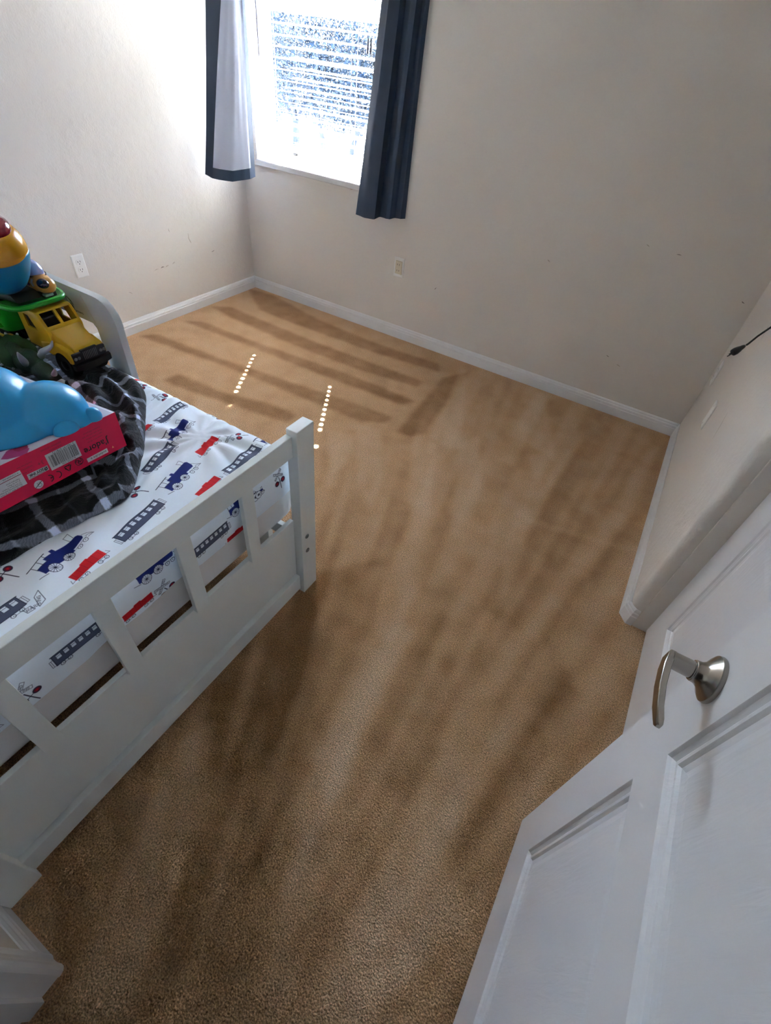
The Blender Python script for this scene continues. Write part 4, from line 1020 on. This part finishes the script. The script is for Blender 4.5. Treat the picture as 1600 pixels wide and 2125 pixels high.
# CE mark (upside down), recycling triangle and round mark
ringmark('ce_mark', .1880, .0170, .0085, .0012, M_mark, PI * .5, PI * 1.5, 16); ringmark('ce_mark', .2075, .0178, .0085, .0012, M_mark, PI * .5, PI * 1.5, 16)
tube('ce_mark', [bx(*facepos(.1995, .0178, .0006)), bx(*facepos(.2060, .0178, .0006))], .0012, M_mark, pz, 5)
tp = [(.1600 + .0105 * math.cos(PI / 2 + 2 * PI * k / 3 + PI), .0215 + .0105 * math.sin(PI / 2 + 2 * PI * k / 3 + PI)) for k in range(3)]
for k in range(3):
    a_, c_ = tp[k], tp[(k + 1) % 3]; lerp = lambda t: (a_[0] + (c_[0] - a_[0]) * t, a_[1] + (c_[1] - a_[1]) * t)
    tube('recycling_mark', [bx(*facepos(*lerp(t), .0006)) for t in (0.08, 0.5, 0.72)], .0012, M_mark, pz, 5)
    q0, q1 = lerp(.62), lerp(.95); nx_, ny_ = -(c_[1] - a_[1]) * .14, (c_[0] - a_[0]) * .14
    label_quad('recycling_mark', [(q0[0] + nx_, q0[1] + ny_), q1, (q0[0] - nx_, q0[1] - ny_)], M_mark, .0012)
ringmark('round_mark', .1305, .0225, .0098, .0008, M_mark)
for k in range(3): ringmark('round_mark', .1305 + .003 * math.cos(k * 2.1), .0225 + .003 * math.sin(k * 2.1), .0048, .0009, M_mark, k * 2.1, k * 2.1 + 3.6, 10)
label_quad('address_label', [(.3330, .0305), (.2544, .0328), (.2550, .0702), (.3330, .0690)], M_lab)
label_quad('address_rule', [(.3330, .0595), (.2560, .0605), (.2560, .0620), (.3330, .0610)], M_pink, .0008)
for k, tx in enumerate(('Fabrique pour', '4 rue du Parc', '75 014 Paris France', 'Manufactured and imported', 'Ne pas jeter sur la voie')):
    up_text('address', tx, .0050, .2640, .0540 - k * .0048, M_ink)
up_text('address', 'A CONSERVER / KEEP', .0052, .2600, .0678, M_ink)
for s, t, tx in ((.020, .030, '60 cm'), (.018, .046, 'pochette'), (.022, .066, '100 pcs'), (.034, .082, '36')):
    L = BXM @ Matrix.Translation((-t, -s, BH + .0005)) @ Matrix(((0, -1, 0, 0), (-1, 0, 0, 0), (0, 0, -1, 0), (0, 0, 0, 1)))
    L = BXM @ Matrix.Translation((-t + .004, -s - .052, BH + .0005)) @ Matrix(((0, -1, 0, 0), (1, 0, 0, 0), (0, 0, 1, 0), (0, 0, 0, 1)))
    text_obj('lid_lettering', tx, .0155, L, M_ink, pz, 'LEFT', 0.0, .0003)

# ------------------------------------------------------------------ toys
def blob(name, parts, voxel, m, parent, smooth_it=6, flat_z=None):
    """one continuous skin over overlapping ellipsoids (centre, radii, euler z)"""
    bm_ = bmesh.new()
    for c, rd, *rz in parts:
        mt_ = Matrix.Translation(c) @ Euler(rz[0] if rz else (0, 0, 0)).to_matrix().to_4x4() @ Matrix.Diagonal((*rd, 1))
        bmesh.ops.create_uvsphere(bm_, u_segments=28, v_segments=18, radius=1.0, matrix=mt_)
    o = bm_obj(name, bm_, m, parent)
    rm = o.modifiers.new('r', 'REMESH'); rm.mode = 'VOXEL'; rm.voxel_size = voxel
    sm = o.modifiers.new('s', 'SMOOTH'); sm.iterations = smooth_it; sm.factor = 0.5
    evaluated(o)
    if flat_z is not None:
        for v in o.data.vertices:
            zz = flat_z(v.co.x, v.co.y)
            if v.co.z < zz: v.co.z = zz
    o.data.polygons.foreach_set('use_smooth', [True] * len(o.data.polygons))
    return o
def loft(name, st, m, parent, n=20, ex=1.0):
    """stations (centre, half-width y, half-height z) along x"""
    V, F = [], []
    for c, ry, rz in st:
        for k in range(n):
            a_ = 2 * PI * k / n; f = lambda q: math.copysign(abs(q) ** ex, q)
            V.append((c[0], c[1] + ry * f(math.cos(a_)), c[2] + rz * f(math.sin(a_))))
    for i in range(len(st) - 1):
        for k in range(n): F.append((i * n + k, i * n + (k + 1) % n, (i + 1) * n + (k + 1) % n, (i + 1) * n + k))
    F += [tuple(range(n)), tuple((len(st) - 1) * n + k for k in range(n))[::-1]]
    b = bmesh.new(); vv = [b.verts.new(p) for p in V]
    for f in F: b.faces.new([vv[i] for i in f])
    return bm_obj(name, b, m, parent, True)

M_blue = mat('bright_blue_plastic', (0.012, 0.30, 0.60, 1), 0.32, spec=0.5)
ztop = lambda x, y: BXM[2][3] + BXM[2][2] * BH - ((BXM[0][2] * (x - BXM[0][3]) + BXM[1][2] * (y - BXM[1][3])) / BXM[2][2]) - 0.004 + 0.0045
an = thing('toy_animal', 'bright blue rounded plastic animal toy lying on the red box', 'toy', (1.62, -2.45, 0.76))
blob('body', [((1.655, -2.416, .768), (.082, .077, .072)), ((1.562, -2.508, .797), (.112, .105, .085)), ((1.630, -2.49, .760), (.088, .10, .036)), ((1.685, -2.398, .756), (.058, .05, .034))], .0042, M_blue, an, 5, ztop)
for c, rd in (((1.726, -2.362, .760), (.020, .019, .022)), ((1.728, -2.432, .756), (.020, .030, .030))):
    blob('foot', [(c, rd)], .003, M_blue, an, 2, ztop)

M_cobalt = mat('cobalt_shiny_plastic', (0.008, 0.015, 0.25, 1), 0.15, spec=0.6, coat=0.4)
rt = thing('ribbed_toy', 'dark blue shiny ribbed plastic toy behind the blue animal', 'toy', (1.305, -2.50, 0.60))
pr = [(0.0001, 0.0), (0.046, 0.0)]
for k in range(8): pr += [(0.050 - k * .0025, 0.008 + k * .024), (0.053 - k * .0025, 0.016 + k * .024), (0.050 - k * .0025, 0.024 + k * .024), (0.046 - k * .0025, 0.0275 + k * .024)]
pr += [(0.022, 0.206), (0.0001, 0.212)]
lathe('ribbed_body', pr, M_cobalt, rt, 36, Matrix.Translation((1.285, -2.385, 0.6245)))
lathe('cap', [(0.0001, 0), (0.012, 0), (0.013, 0.006), (0.008, 0.012), (0.0001, 0.013)], M_cobalt, rt, 20, Matrix.Translation((1.285, -2.385, 0.6245 + .210)))

# green horned dinosaur
M_dino = mat('dark_green_dinosaur_hide', (0.006, 0.040, 0.013, 1), 0.42, bump=[(260, 0.6, 3, 0.003), (70, 0.4, 2, 0.004)], var=(40, 0.5))
M_dinol = mat('mid_green_hide', (0.008, 0.062, 0.012, 1), 0.45, bump=[(220, 0.6, 3, 0.002)], var=(50, 0.4))
M_horn = mat('pale_horn_plastic', (0.40, 0.45, 0.46, 1), 0.4)
dn = thing('toy_dinosaur', 'dark green horned dinosaur toy with white horns beside the yellow truck', 'toy', (1.08, -2.262, 0.602))
parts = [((1.06, -2.262, .680), (.105, .043, .052)), ((.93, -2.262, .662), (.08, .028, .032)), ((.83, -2.262, .645), (.07, .016, .018)), ((1.165, -2.256, .690), (.05, .036, .044)),
         ((1.235, -2.248, .686), (.045, .036, .036)), ((1.285, -2.243, .672), (.042, .028, .026)), ((1.325, -2.240, .660), (.032, .020, .020))]
for x, y in ((1.13, -2.228), (1.13, -2.294), (.99, -2.228), (.99, -2.294)):
    parts += [((x, y, .655), (.024, .017, .035)), ((x + .004, y, .622), (.015, .014, .025)), ((x + .008, y, .610), (.018, .015, .008))]
blob('body', parts, .005, M_dino, dn, 4, lambda x, y: 0.6045)
V, F = [], []; nF = 26
fc, fn_ = Vector((1.205, -2.250, .705)), Vector((0.80, 0.10, 0.58)).normalized()
fu = Vector((0, 1, 0)); fv = fn_.cross(fu).normalized(); fu = fv.cross(fn_).normalized()
rim = []
for lay, off in ((1.0, 0.0), (1.0, .006)):
    for k in range(nF):
        a_ = 2 * PI * k / nF; rr_ = 0.057 * (1 + .05 * math.cos(13 * a_)) * (1.0 if math.sin(a_) * 1 > -.5 else .85)
        p = fc + fu * (rr_ * math.cos(a_)) + fv * (rr_ * math.sin(a_)) - fn_ * (off + .010 * 1.0)
        V.append(p); 
        if not off: rim.append(p)
V += [fc + fn_ * .004, fc - fn_ * .012]
for k in range(nF):
    k2 = (k + 1) % nF; F += [(k, k2, 2 * nF), (nF + k2, nF + k, 2 * nF + 1), (k2, k, nF + k, nF + k2)]
fr = mesh_obj('frill', V, F, M_dinol, dn, True); shade_auto(fr, 60)
for k in range(0, nF, 2):
    lathe('frill_stud', [(0.0035, -0.002), (0.0038, 0.001), (0.0022, 0.004), (0.0001, 0.005)], M_horn, fr, 8, axis_mtx(rim[k], (rim[k] - fc).normalized()))
def horn(pts, r0, par=dn): tube('horn', pts, [r0 * t for t in (1.0, .92, .75, .5, .2)], M_horn, par, 10)
horn([(1.262, -2.222, .700), (1.275, -2.216, .718), (1.290, -2.208, .728), (1.306, -2.200, .741), (1.312, -2.196, .756)], .0105)
horn([(1.262, -2.268, .696), (1.270, -2.275, .712), (1.277, -2.280, .724), (1.284, -2.284, .736), (1.287, -2.286, .746)], .0105)
horn([(1.335, -2.240, .672), (1.342, -2.240, .681), (1.348, -2.240, .688), (1.353, -2.240, .695), (1.355, -2.240, .701)], .0085)
blob('beak', [((1.350, -2.239, .652), (.021, .015, .014)), ((1.362, -2.239, .640), (.013, .012, .012))], .003, M_horn, dn, 2)
for k in range(9):
    x = 1.0 + k * .024
    lathe('back_ridge', [(0.006, -0.004), (0.004, 0.004), (0.0001, 0.010)], M_dinol, dn, 6, Matrix.Translation((x, -2.262 + .001 * k, .728 if k < 6 else .728 - (k - 5) * .004)))

# yellow and green tipper truck
M_yel = mat('yellow_plastic', (0.62, 0.36, 0.008, 1), 0.33, spec=0.5, var=(20, 0.05))
M_grn = mat('green_plastic', (0.012, 0.30, 0.022, 1), 0.3, spec=0.5)
M_tyre = mat('black_tyre', (0.006, 0.006, 0.006, 1), 0.7)
M_lamp = mat('grey_lamp', (0.25, 0.25, 0.24, 1), 0.25)
M_red_in = mat('orange_inside', (0.45, 0.10, 0.01, 1), 0.5)
tk = thing('toy_truck', 'yellow tipper truck toy with green dump bed on the child bed', 'toy', (1.10, -2.108, 0.602))
YC_ = -2.107
xzt = lambda u, v, w: (u, YC_ + w, v)
hw = .0575
cabp = prism('cab', [(1.100, .672), (1.100, .790), (1.110, .797), (1.196, .797), (1.206, .791), (1.236, .745), (1.236, .672)], -hw, hw, xzt, M_yel, tk, bev=.005, seg=3)
inn = prism('c', [(1.106, .660), (1.106, .785), (1.195, .789), (1.2295, .744), (1.2295, .660)], -hw + .005, hw - .005, xzt, M_red_in)
side = prism('c', [(1.136, .737), (1.134, .777), (1.158, .777), (1.182, .735)], -hw - .02, hw + .02, xzt, M_yel)
wsd = []
for y0, y1 in ((-.047, -.004), (.004, .047)):
    wsd.append(prism('c', [(1.190, .7835), (1.225, .800), (1.255, .768), (1.218, .7525)], y0, y1, xzt, M_yel))
cut(cabp, [inn, side] + wsd); shade_auto(cabp, 32)
hd = prism('hood', [(1.226, .672), (1.226, .749), (1.236, .747), (1.300, .716), (1.309, .708), (1.311, .700), (1.311, .672)], -.041, .041, xzt, M_yel, tk, bev=.006, seg=3); shade_auto(hd, 40)
for v in hd.data.vertices:
    t = (v.co.x - 1.226) / .085; v.co.y = YC_ + (v.co.y - YC_) * (1.18 - .22 * max(0, min(1, t)))
for s in (-1, 1):
    y0, y1 = (-hw - .001, -.034) if s < 0 else (.034, hw + .001)
    arch = [(1.262 + .047 * math.cos(a_), .645 + .047 * math.sin(a_)) for a_ in [math.radians(d_) for d_ in (155, 130, 105, 80, 55, 30, 20)]]
    fd_ = prism('fender', [(1.168, .672), (1.172, .700), (1.215, .712), (1.262, .7105), (1.300, .703), (1.312, .694), (1.316, .675)] + arch[::-1], y0, y1, xzt, M_yel, tk, bev=.004, seg=3); shade_auto(fd_, 40)
gl = box('grille', (1.309, YC_ - .054, .668), (1.319, YC_ + .054, .6995), M_black, tk, bev=.003)
box('grille_surround', (1.312, YC_ - .027, .6690), (1.3215, YC_ + .027, .7055), M_black, tk, bev=.002)
for k in range(9):
    y = YC_ - .021 + k * .00525; box('grille_bar', (1.3210, y - .0008, .675), (1.3228, y + .0008, .700), M_lamp, gl, bev=0)
for y in (-.048, -.037, .037, .048): lathe('headlight', [(0.0052, -.002), (0.0054, .001), (0.004, .003), (0.0001, .0038)], M_lamp, gl, 14, axis_mtx((1.319, YC_ + y, .684), (1, 0, 0)))
bp = prism('bumper', [(1.306, -.060), (1.322, -.058), (1.330, -.040), (1.332, 0), (1.330, .040), (1.322, .064), (1.306, .068)], .646, .667, lambda u, v, w: (u, YC_ + v, w), M_black, tk, bev=.003)
box('chassis', (.90, YC_ - .032, .640), (1.310, YC_ + .032, .668), M_black, tk, bev=.003)
box('cab_dark_fill', (1.108, YC_ - .050, .672), (1.200, YC_ + .012, .775), M_black, tk, bev=.006)  # black block added so the inside of the cab looks dark
box('cab_floor', (1.102, YC_ - .052, .664), (1.236, YC_ + .052, .672), M_black, tk, bev=.001)
for x in (1.262, .965):
    for s in (-1, 1):
        pr = [(0.0001, -.016), (.024, -.016), (.026, -.014), (.030, -.016), (.040, -.016), (.0425, -.012), (.0425, .012), (.040, .016), (.030, .016), (.026, .013), (.012, .013), (.010, .017), (.0001, .017)]
        wob = lathe('wheel', pr, M_tyre, tk, 30, axis_mtx((x, YC_ + s * .044, .6475), (0, s, 0))); shade_auto(wob, 40)
        for k in range(15):
            a_ = 2 * PI * k / 15; c = Vector((x + .0425 * math.cos(a_), YC_ + s * .044, 0.6475 + .0425 * math.sin(a_)))
        lathe('hub', [(0.0001, .0), (.016, .0), (.015, .004), (.006, .006), (0.0001, .006)], M_dark, wob, 16, axis_mtx((x, YC_ + s * .057, .6475), (0, s, 0)))
# dump bed: an open tub with a rolled rim
def tub_ring(cx_, cy_, hx, hy, z, n=44, e=.42, tilt=0.0):
    out = []
    for k in range(n):
        a_ = 2 * PI * k / n; f = lambda q: math.copysign(abs(q) ** e, q)
        u = hx * f(math.cos(a_)); out.append((cx_ + u, cy_ + hy * f(math.sin(a_)), z + tilt * u))
    return out
DCY = -2.128
R8 = [tub_ring(.975, DCY, .075, .055, .700), tub_ring(.978, DCY, .090, .068, .702), tub_ring(.980, DCY, .105, .078, .745), tub_ring(.984, DCY, .110, .086, .799), tub_ring(1.030, DCY, .160, .088, .803), tub_ring(1.031, DCY, .170, .094, .806), tub_ring(1.031, DCY, .173, .097, .812), tub_ring(1.031, DCY, .171, .095, .818), tub_ring(1.031, DCY, .164, .088, .820), tub_ring(1.030, DCY, .157, .081, .812), tub_ring(.984, DCY, .105, .080, .805), tub_ring(.980, DCY, .099, .073, .750), tub_ring(.978, DCY, .085, .062, .708)]
V = [p for r_ in R8 for p in r_]; F = []; n_ = 44
for i in range(len(R8) - 1):
    for k in range(n_): F.append((i * n_ + k, i * n_ + (k + 1) % n_, (i + 1) * n_ + (k + 1) % n_, (i + 1) * n_ + k))
F += [tuple(range(n_))[::-1], tuple((len(R8) - 1) * n_ + k for k in range(n_))]
db = mesh_obj('dump_bed', V, F, M_grn, tk, True); shade_auto(db, 55)
for x in (.93, .985, 1.04): prism('bed_rib', [(x - .006, .715), (x + .006, .715), (x + .010, .800), (x - .002, .800)], -.0975, -.080, lambda u, v, w: (u, DCY + w + (.800 - v) * .22, v), M_grn, db, bev=.002)
lathe('pivot_knob', [(0.0001, -.006), (.015, -.006), (.0165, 0), (.014, .006), (.006, .009), (.0001, .0095)], mat('orange_knob', (.62, .25, .02, 1), .4), tk, 20, axis_mtx((1.085, -2.207, .694), (.25, -.95, .1)))
tube('lever_arm', [(1.082, -2.205, .690), (1.02, -2.206, .688), (.96, -2.204, .686)], .005, M_yel, tk, 8)
box('bed_mount', (.93, YC_ - .03, .667), (1.03, YC_ + .03, .701), M_black, tk, bev=.003)

# dark toy in the bottom of the dump bed
M_dk = mat('dark_camouflage_plastic', (0.012, 0.012, 0.010, 1), 0.45, var=(60, .4))
M_dkg = mat('dark_green_trim', (0.02, 0.055, 0.018, 1), 0.45)
ta = thing('toy_car', 'dark toy car with green wheels lying inside the dump bed', 'toy', (1.0, -2.128, .709))
pb = prism('body', [(.905, .712), (.905, .800), (.94, .840), (1.05, .842), (1.145, .836), (1.172, .817), (1.060, .812), (1.055, .712)], -.055, .022, lambda u, v, w: (u, DCY + w, v), M_dk, ta, bev=.006); shade_auto(pb, 40)
for x in (.935, 1.050):
    for s in (-1, 1):
        wq = lathe('wheel', [(0.0001, -.006), (.012, -.006), (.018, -.004), (.019, .0), (.018, .004), (.012, .006), (.0001, .006)], M_dk, ta, 20, axis_mtx((x, DCY + s * .052, .832), (0, s, 0)))
        lathe('hub', [(.006, 0), (.012, .0), (.012, .003), (.009, .004), (.006, .003)], M_dkg, wq, 16, axis_mtx((x, DCY + s * .0565, .832), (0, s, 0)))

# yellow, blue and red round toy on top of the load
M_cy = mat('turquoise_plastic', (0.008, 0.205, 0.36, 1), 0.28, spec=0.5)
M_amb = mat('amber_plastic', (0.52, 0.235, 0.006, 1), 0.22, spec=0.5)
M_rd = mat('dark_red_plastic', (0.20, 0.004, 0.012, 1), 0.15, spec=0.6)
TB = Matrix.Translation((1.128, -2.170, .953)) @ Matrix.Rotation(math.radians(14), 4, 'Y') @ Matrix.Translation((0, 0, -.108))
pt = thing('round_toy', 'round turquoise and yellow toy with a red button on top of the truck load', 'toy', (1.118, -2.168, .847))
lathe('bowl', [(0.0001, 0), (.040, 0), (.050, .004), (.064, .020), (.075, .044), (.0835, .074), (.0878, .100), (.0885, .112), (.0865, .120), (.0001, .120)], M_cy, pt, 48, TB)
dm = lathe('dome', [(0.0001, .116), (.0870, .116), (.0868, .124), (.083, .138), (.077, .152), (.0685, .163), (.062, .168), (.058, .1685), (.0001, .1685)], M_amb, pt, 48, TB)
# the yellow shell comes down in a scallop over the bowl
V, F = [], []; n_ = 60
for k in range(n_):
    a_ = 2 * PI * k / n_; low = .120 - .016 * max(0.0, math.cos(a_ + 0.95)) ** 0.8
    for q in range(7):
        z = .121 + (low - .121) * q / 6
        rr_ = np.interp(z, [.044, .074, .100, .112, .121], [.0755, .084, .0883, .0893, .0862]) + .0012
        V.append(TB @ Vector((rr_ * math.cos(a_), rr_ * math.sin(a_), z)))
for k in range(n_):
    for q in range(6): F.append((k * 7 + q, k * 7 + q + 1, ((k + 1) % n_) * 7 + q + 1, ((k + 1) % n_) * 7 + q))
mesh_obj('scallop_shell', V, F, M_amb, pt, True)
lathe('button', [(.0001, .160), (.0595, .160), (.0605, .172), (.058, .182), (.049, .190), (.028, .1945), (.0001, .1955)], M_rd, pt, 40, TB)

# small yellow vehicle with a clear canopy beside it
M_tan = mat('pale_orange_plastic', (0.56, 0.27, 0.055, 1), 0.3)
M_can = mat('violet_tinted_canopy', (0.33, 0.37, 0.60, 1), 0.1, spec=0.8, coat=0.6)
M_vw = mat('navy_window_plastic', (0.006, 0.006, 0.03, 1), 0.12, spec=0.7, coat=0.5)
M_sil = mat('silver_plastic', (0.42, 0.42, 0.44, 1), 0.3, 0.3)
tv = thing('toy_vehicle', 'small pale orange rounded toy vehicle with tinted canopy in the dump bed', 'toy', (1.142, -2.080, .812))
blob('body', [((1.128, -2.083, .848), (.052, .031, .030)), ((1.160, -2.081, .844), (.030, .027, .024))], .003, M_tan, tv, 4)
blob('canopy', [((1.116, -2.081, .873), (.040, .026, .034))], .003, M_can, tv, 2)
prism('canopy_band', [(.043 * math.cos(a_), .029 * math.sin(a_)) for a_ in [2 * PI * k / 28 for k in range(28)]], .868, .8725, lambda u, v, w: (1.118 + u, -2.081 + v, w - .003), M_vw, tv)
blob('window', [((1.170, -2.092, .853), (.021, .016, .014))], .002, M_vw, tv, 1)
tube('window_trim', [(1.155, -2.111, .866), (1.151, -2.113, .857), (1.151, -2.111, .846)], .0030, M_sil, tv, 8)
box('bumper', (1.168, -2.105, .820), (1.186, -2.080, .828), M_sil, tv, bev=.002)
prism('badge', [(.008 * math.cos(a_), .0045 * math.sin(a_)) for a_ in [2 * PI * k / 20 for k in range(20)]], -2.1145, -2.113, lambda u, v, w: (1.130 + u, w, .848 + v), M_pink, tv)
box('undercarriage', (1.105, -2.103, .812), (1.172, -2.063, .828), M_dk, tv, bev=.003)

# ------------------------------------------------------------------ the yard seen through the blind (the room is upstairs)
GZ = -2.9
M_ground = mat('pale_gravel', (0.72, 0.71, 0.68, 1), 0.9, bump=[(3, .4, 4, .02)], var=(.6, .2))
M_soffit = mat('pale_soffit', (0.62, 0.60, 0.56, 1), 0.8)
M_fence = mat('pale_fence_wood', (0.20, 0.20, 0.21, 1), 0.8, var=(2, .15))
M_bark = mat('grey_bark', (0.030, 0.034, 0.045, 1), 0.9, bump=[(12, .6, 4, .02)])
M_leaf = mat('dark_leaf', (0.040, 0.062, 0.085, 1), 0.6, spec=0.2, var=(.9, .5))  # blue of the lens haze outdoors is put into the leaf colour
g = frame('yard_ground', [-70, 45], [0.3, 90], set(), GZ - .1, GZ, idm, M_ground); tag(g, kind='structure')
fe = thing('fence', 'pale vertical board fence across the yard behind the trees', 'fence', (-16, 24.0, GZ))
for x0, x1 in ((-28, -4),):
    for z in (.35, 1.35): box('rail', (x0, 24.03, GZ + z), (x1, 24.07, GZ + z + .09), M_fence, fe, bev=0)
pm = None; rf = random.Random(2)
for k in range(150):
    x = -28 + k * .16
    if pm is None:
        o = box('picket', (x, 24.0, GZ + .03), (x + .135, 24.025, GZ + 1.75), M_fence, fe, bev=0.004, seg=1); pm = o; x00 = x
    else:
        o = bpy.data.objects.new('picket', pm.data); COL.objects.link(o); o.parent = fe
        o.matrix_parent_inverse = Matrix.Translation(-PLOC[fe.name]); o.location = (x - x00, rf.uniform(-.006, .006), rf.uniform(-.03, .02))
for k in range(0, 11): box('fence_post', (-28 + k * 2.4, 24.07, GZ), (-28 + k * 2.4 + .1, 24.17, GZ + 1.7), M_fence, fe, bev=0)
def tree(name, label, x, y, h, crown, seed, lean=(0, 0), trunk=.11):
    rd = random.Random(seed)
    root = thing(name, label, 'tree', (x, y, GZ), 'trees beyond the window')
    bm_ = bmesh.new()
    # trunk with forking limbs: skinned skeleton
    me = bpy.data.meshes.new('trunk'); vs = [(0, 0, 0), (lean[0] * .4, lean[1] * .4, h * .5), (lean[0], lean[1], h)]; es = [(0, 1), (1, 2)]; rs = [trunk * 1.15, trunk, trunk * .8]
    for k in range(4):
        a_ = 2 * PI * k / 4 + rd.random(); i0 = len(vs)
        vs += [(lean[0] + .35 * math.cos(a_), lean[1] + .35 * math.sin(a_), h + .55), (lean[0] + .9 * math.cos(a_), lean[1] + .9 * math.sin(a_), h + 1.6)]
        es += [(2, i0), (i0, i0 + 1)]; rs += [trunk * .5, trunk * .3]
    me.from_pydata([(x + a, y + b, GZ + c) for a, b, c in vs], es, []); me.materials.append(M_bark)
    o = link(bpy.data.objects.new('trunk', me), root)
    sk = o.modifiers.new('s', 'SKIN')
    for v, r_ in zip(o.data.skin_vertices[0].data, rs): v.radius = (r_, r_)
    o.data.skin_vertices[0].data[0].use_root = True
    evaluated(o); o.data.materials.clear(); o.data.materials.append(M_bark)
    V, F = [], []
    for c, rad, n in crown:
        for _ in range(int(n * 1.7)):
            u = Vector((rd.gauss(0, 1), rd.gauss(0, 1), rd.gauss(0, 1))).normalized() * (rd.random() ** .45)
            p = Vector((x + c[0] + u.x * rad[0], y + c[1] + u.y * rad[1], GZ + c[2] + u.z * rad[2]))
            if p.z < GZ + c[2] - rad[2] * (0.72 + .12 * math.sin(3 * p.x)): continue
            s = rd.uniform(.05, .11)
            q = Euler((rd.uniform(-1, 1), rd.uniform(-1, 1), rd.uniform(0, 6.3))).to_matrix()
            i0 = len(V)
            V += [p + q @ Vector(t) for t in ((-s, 0, 0), (0, -s * .45, .01), (s, 0, 0), (0, s * .45, .01))]
            F.append((i0, i0 + 1, i0 + 2, i0 + 3))
    fo = mesh_obj('foliage', V, F, M_leaf, root); tag(fo, kind='stuff')
    return root
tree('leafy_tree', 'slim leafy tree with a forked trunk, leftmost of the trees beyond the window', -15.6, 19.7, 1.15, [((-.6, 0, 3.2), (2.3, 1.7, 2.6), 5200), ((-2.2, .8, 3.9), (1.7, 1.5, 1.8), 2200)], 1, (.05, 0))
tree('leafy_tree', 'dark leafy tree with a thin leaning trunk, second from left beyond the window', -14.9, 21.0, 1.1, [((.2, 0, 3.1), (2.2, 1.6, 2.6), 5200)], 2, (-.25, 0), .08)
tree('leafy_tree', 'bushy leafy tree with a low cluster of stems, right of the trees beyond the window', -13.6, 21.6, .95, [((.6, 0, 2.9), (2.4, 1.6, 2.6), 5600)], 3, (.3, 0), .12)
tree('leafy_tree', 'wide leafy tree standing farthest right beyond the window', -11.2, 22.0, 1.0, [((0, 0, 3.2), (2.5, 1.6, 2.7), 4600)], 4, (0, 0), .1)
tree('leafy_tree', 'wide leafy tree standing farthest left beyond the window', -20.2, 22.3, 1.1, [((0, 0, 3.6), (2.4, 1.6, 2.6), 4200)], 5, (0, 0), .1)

# unseen house-shaped block, added to dim the daylight on the left wall
M_blocker = mat('blocker_brown', (0.10, 0.085, 0.075, 1), 0.85, var=(1.0, .2))
M_blocker_top = mat('blocker_dark', (0.05, 0.05, 0.052, 1), 0.9)
hs_ = prism('added_light_blocker', [(3.6, GZ), (3.6, 2.4), (8.6, 5.2), (13.6, 2.4), (13.6, GZ)], 4.2, 18.0, xz, M_blocker); tag(hs_, kind='structure')
for sgn, (xa, za, xb, zb) in ((1, (3.2, 2.35, 8.6, 5.4)), (2, (8.6, 5.4, 14.0, 2.35))):
    tag(prism('added_blocker_roof', [(xa, za), (xb, zb), (xb, zb + .12), (xa, za + .12)], 3.9, 18.3, xz, M_blocker_top), kind='structure')

# the eave over the window: it keeps the sun off the upper half of the blind
tag(box('roof_eave', (-4.0, 0.16, 2.45), (7.0, 0.80, 2.60), M_soffit, bev=0.0), kind='structure')
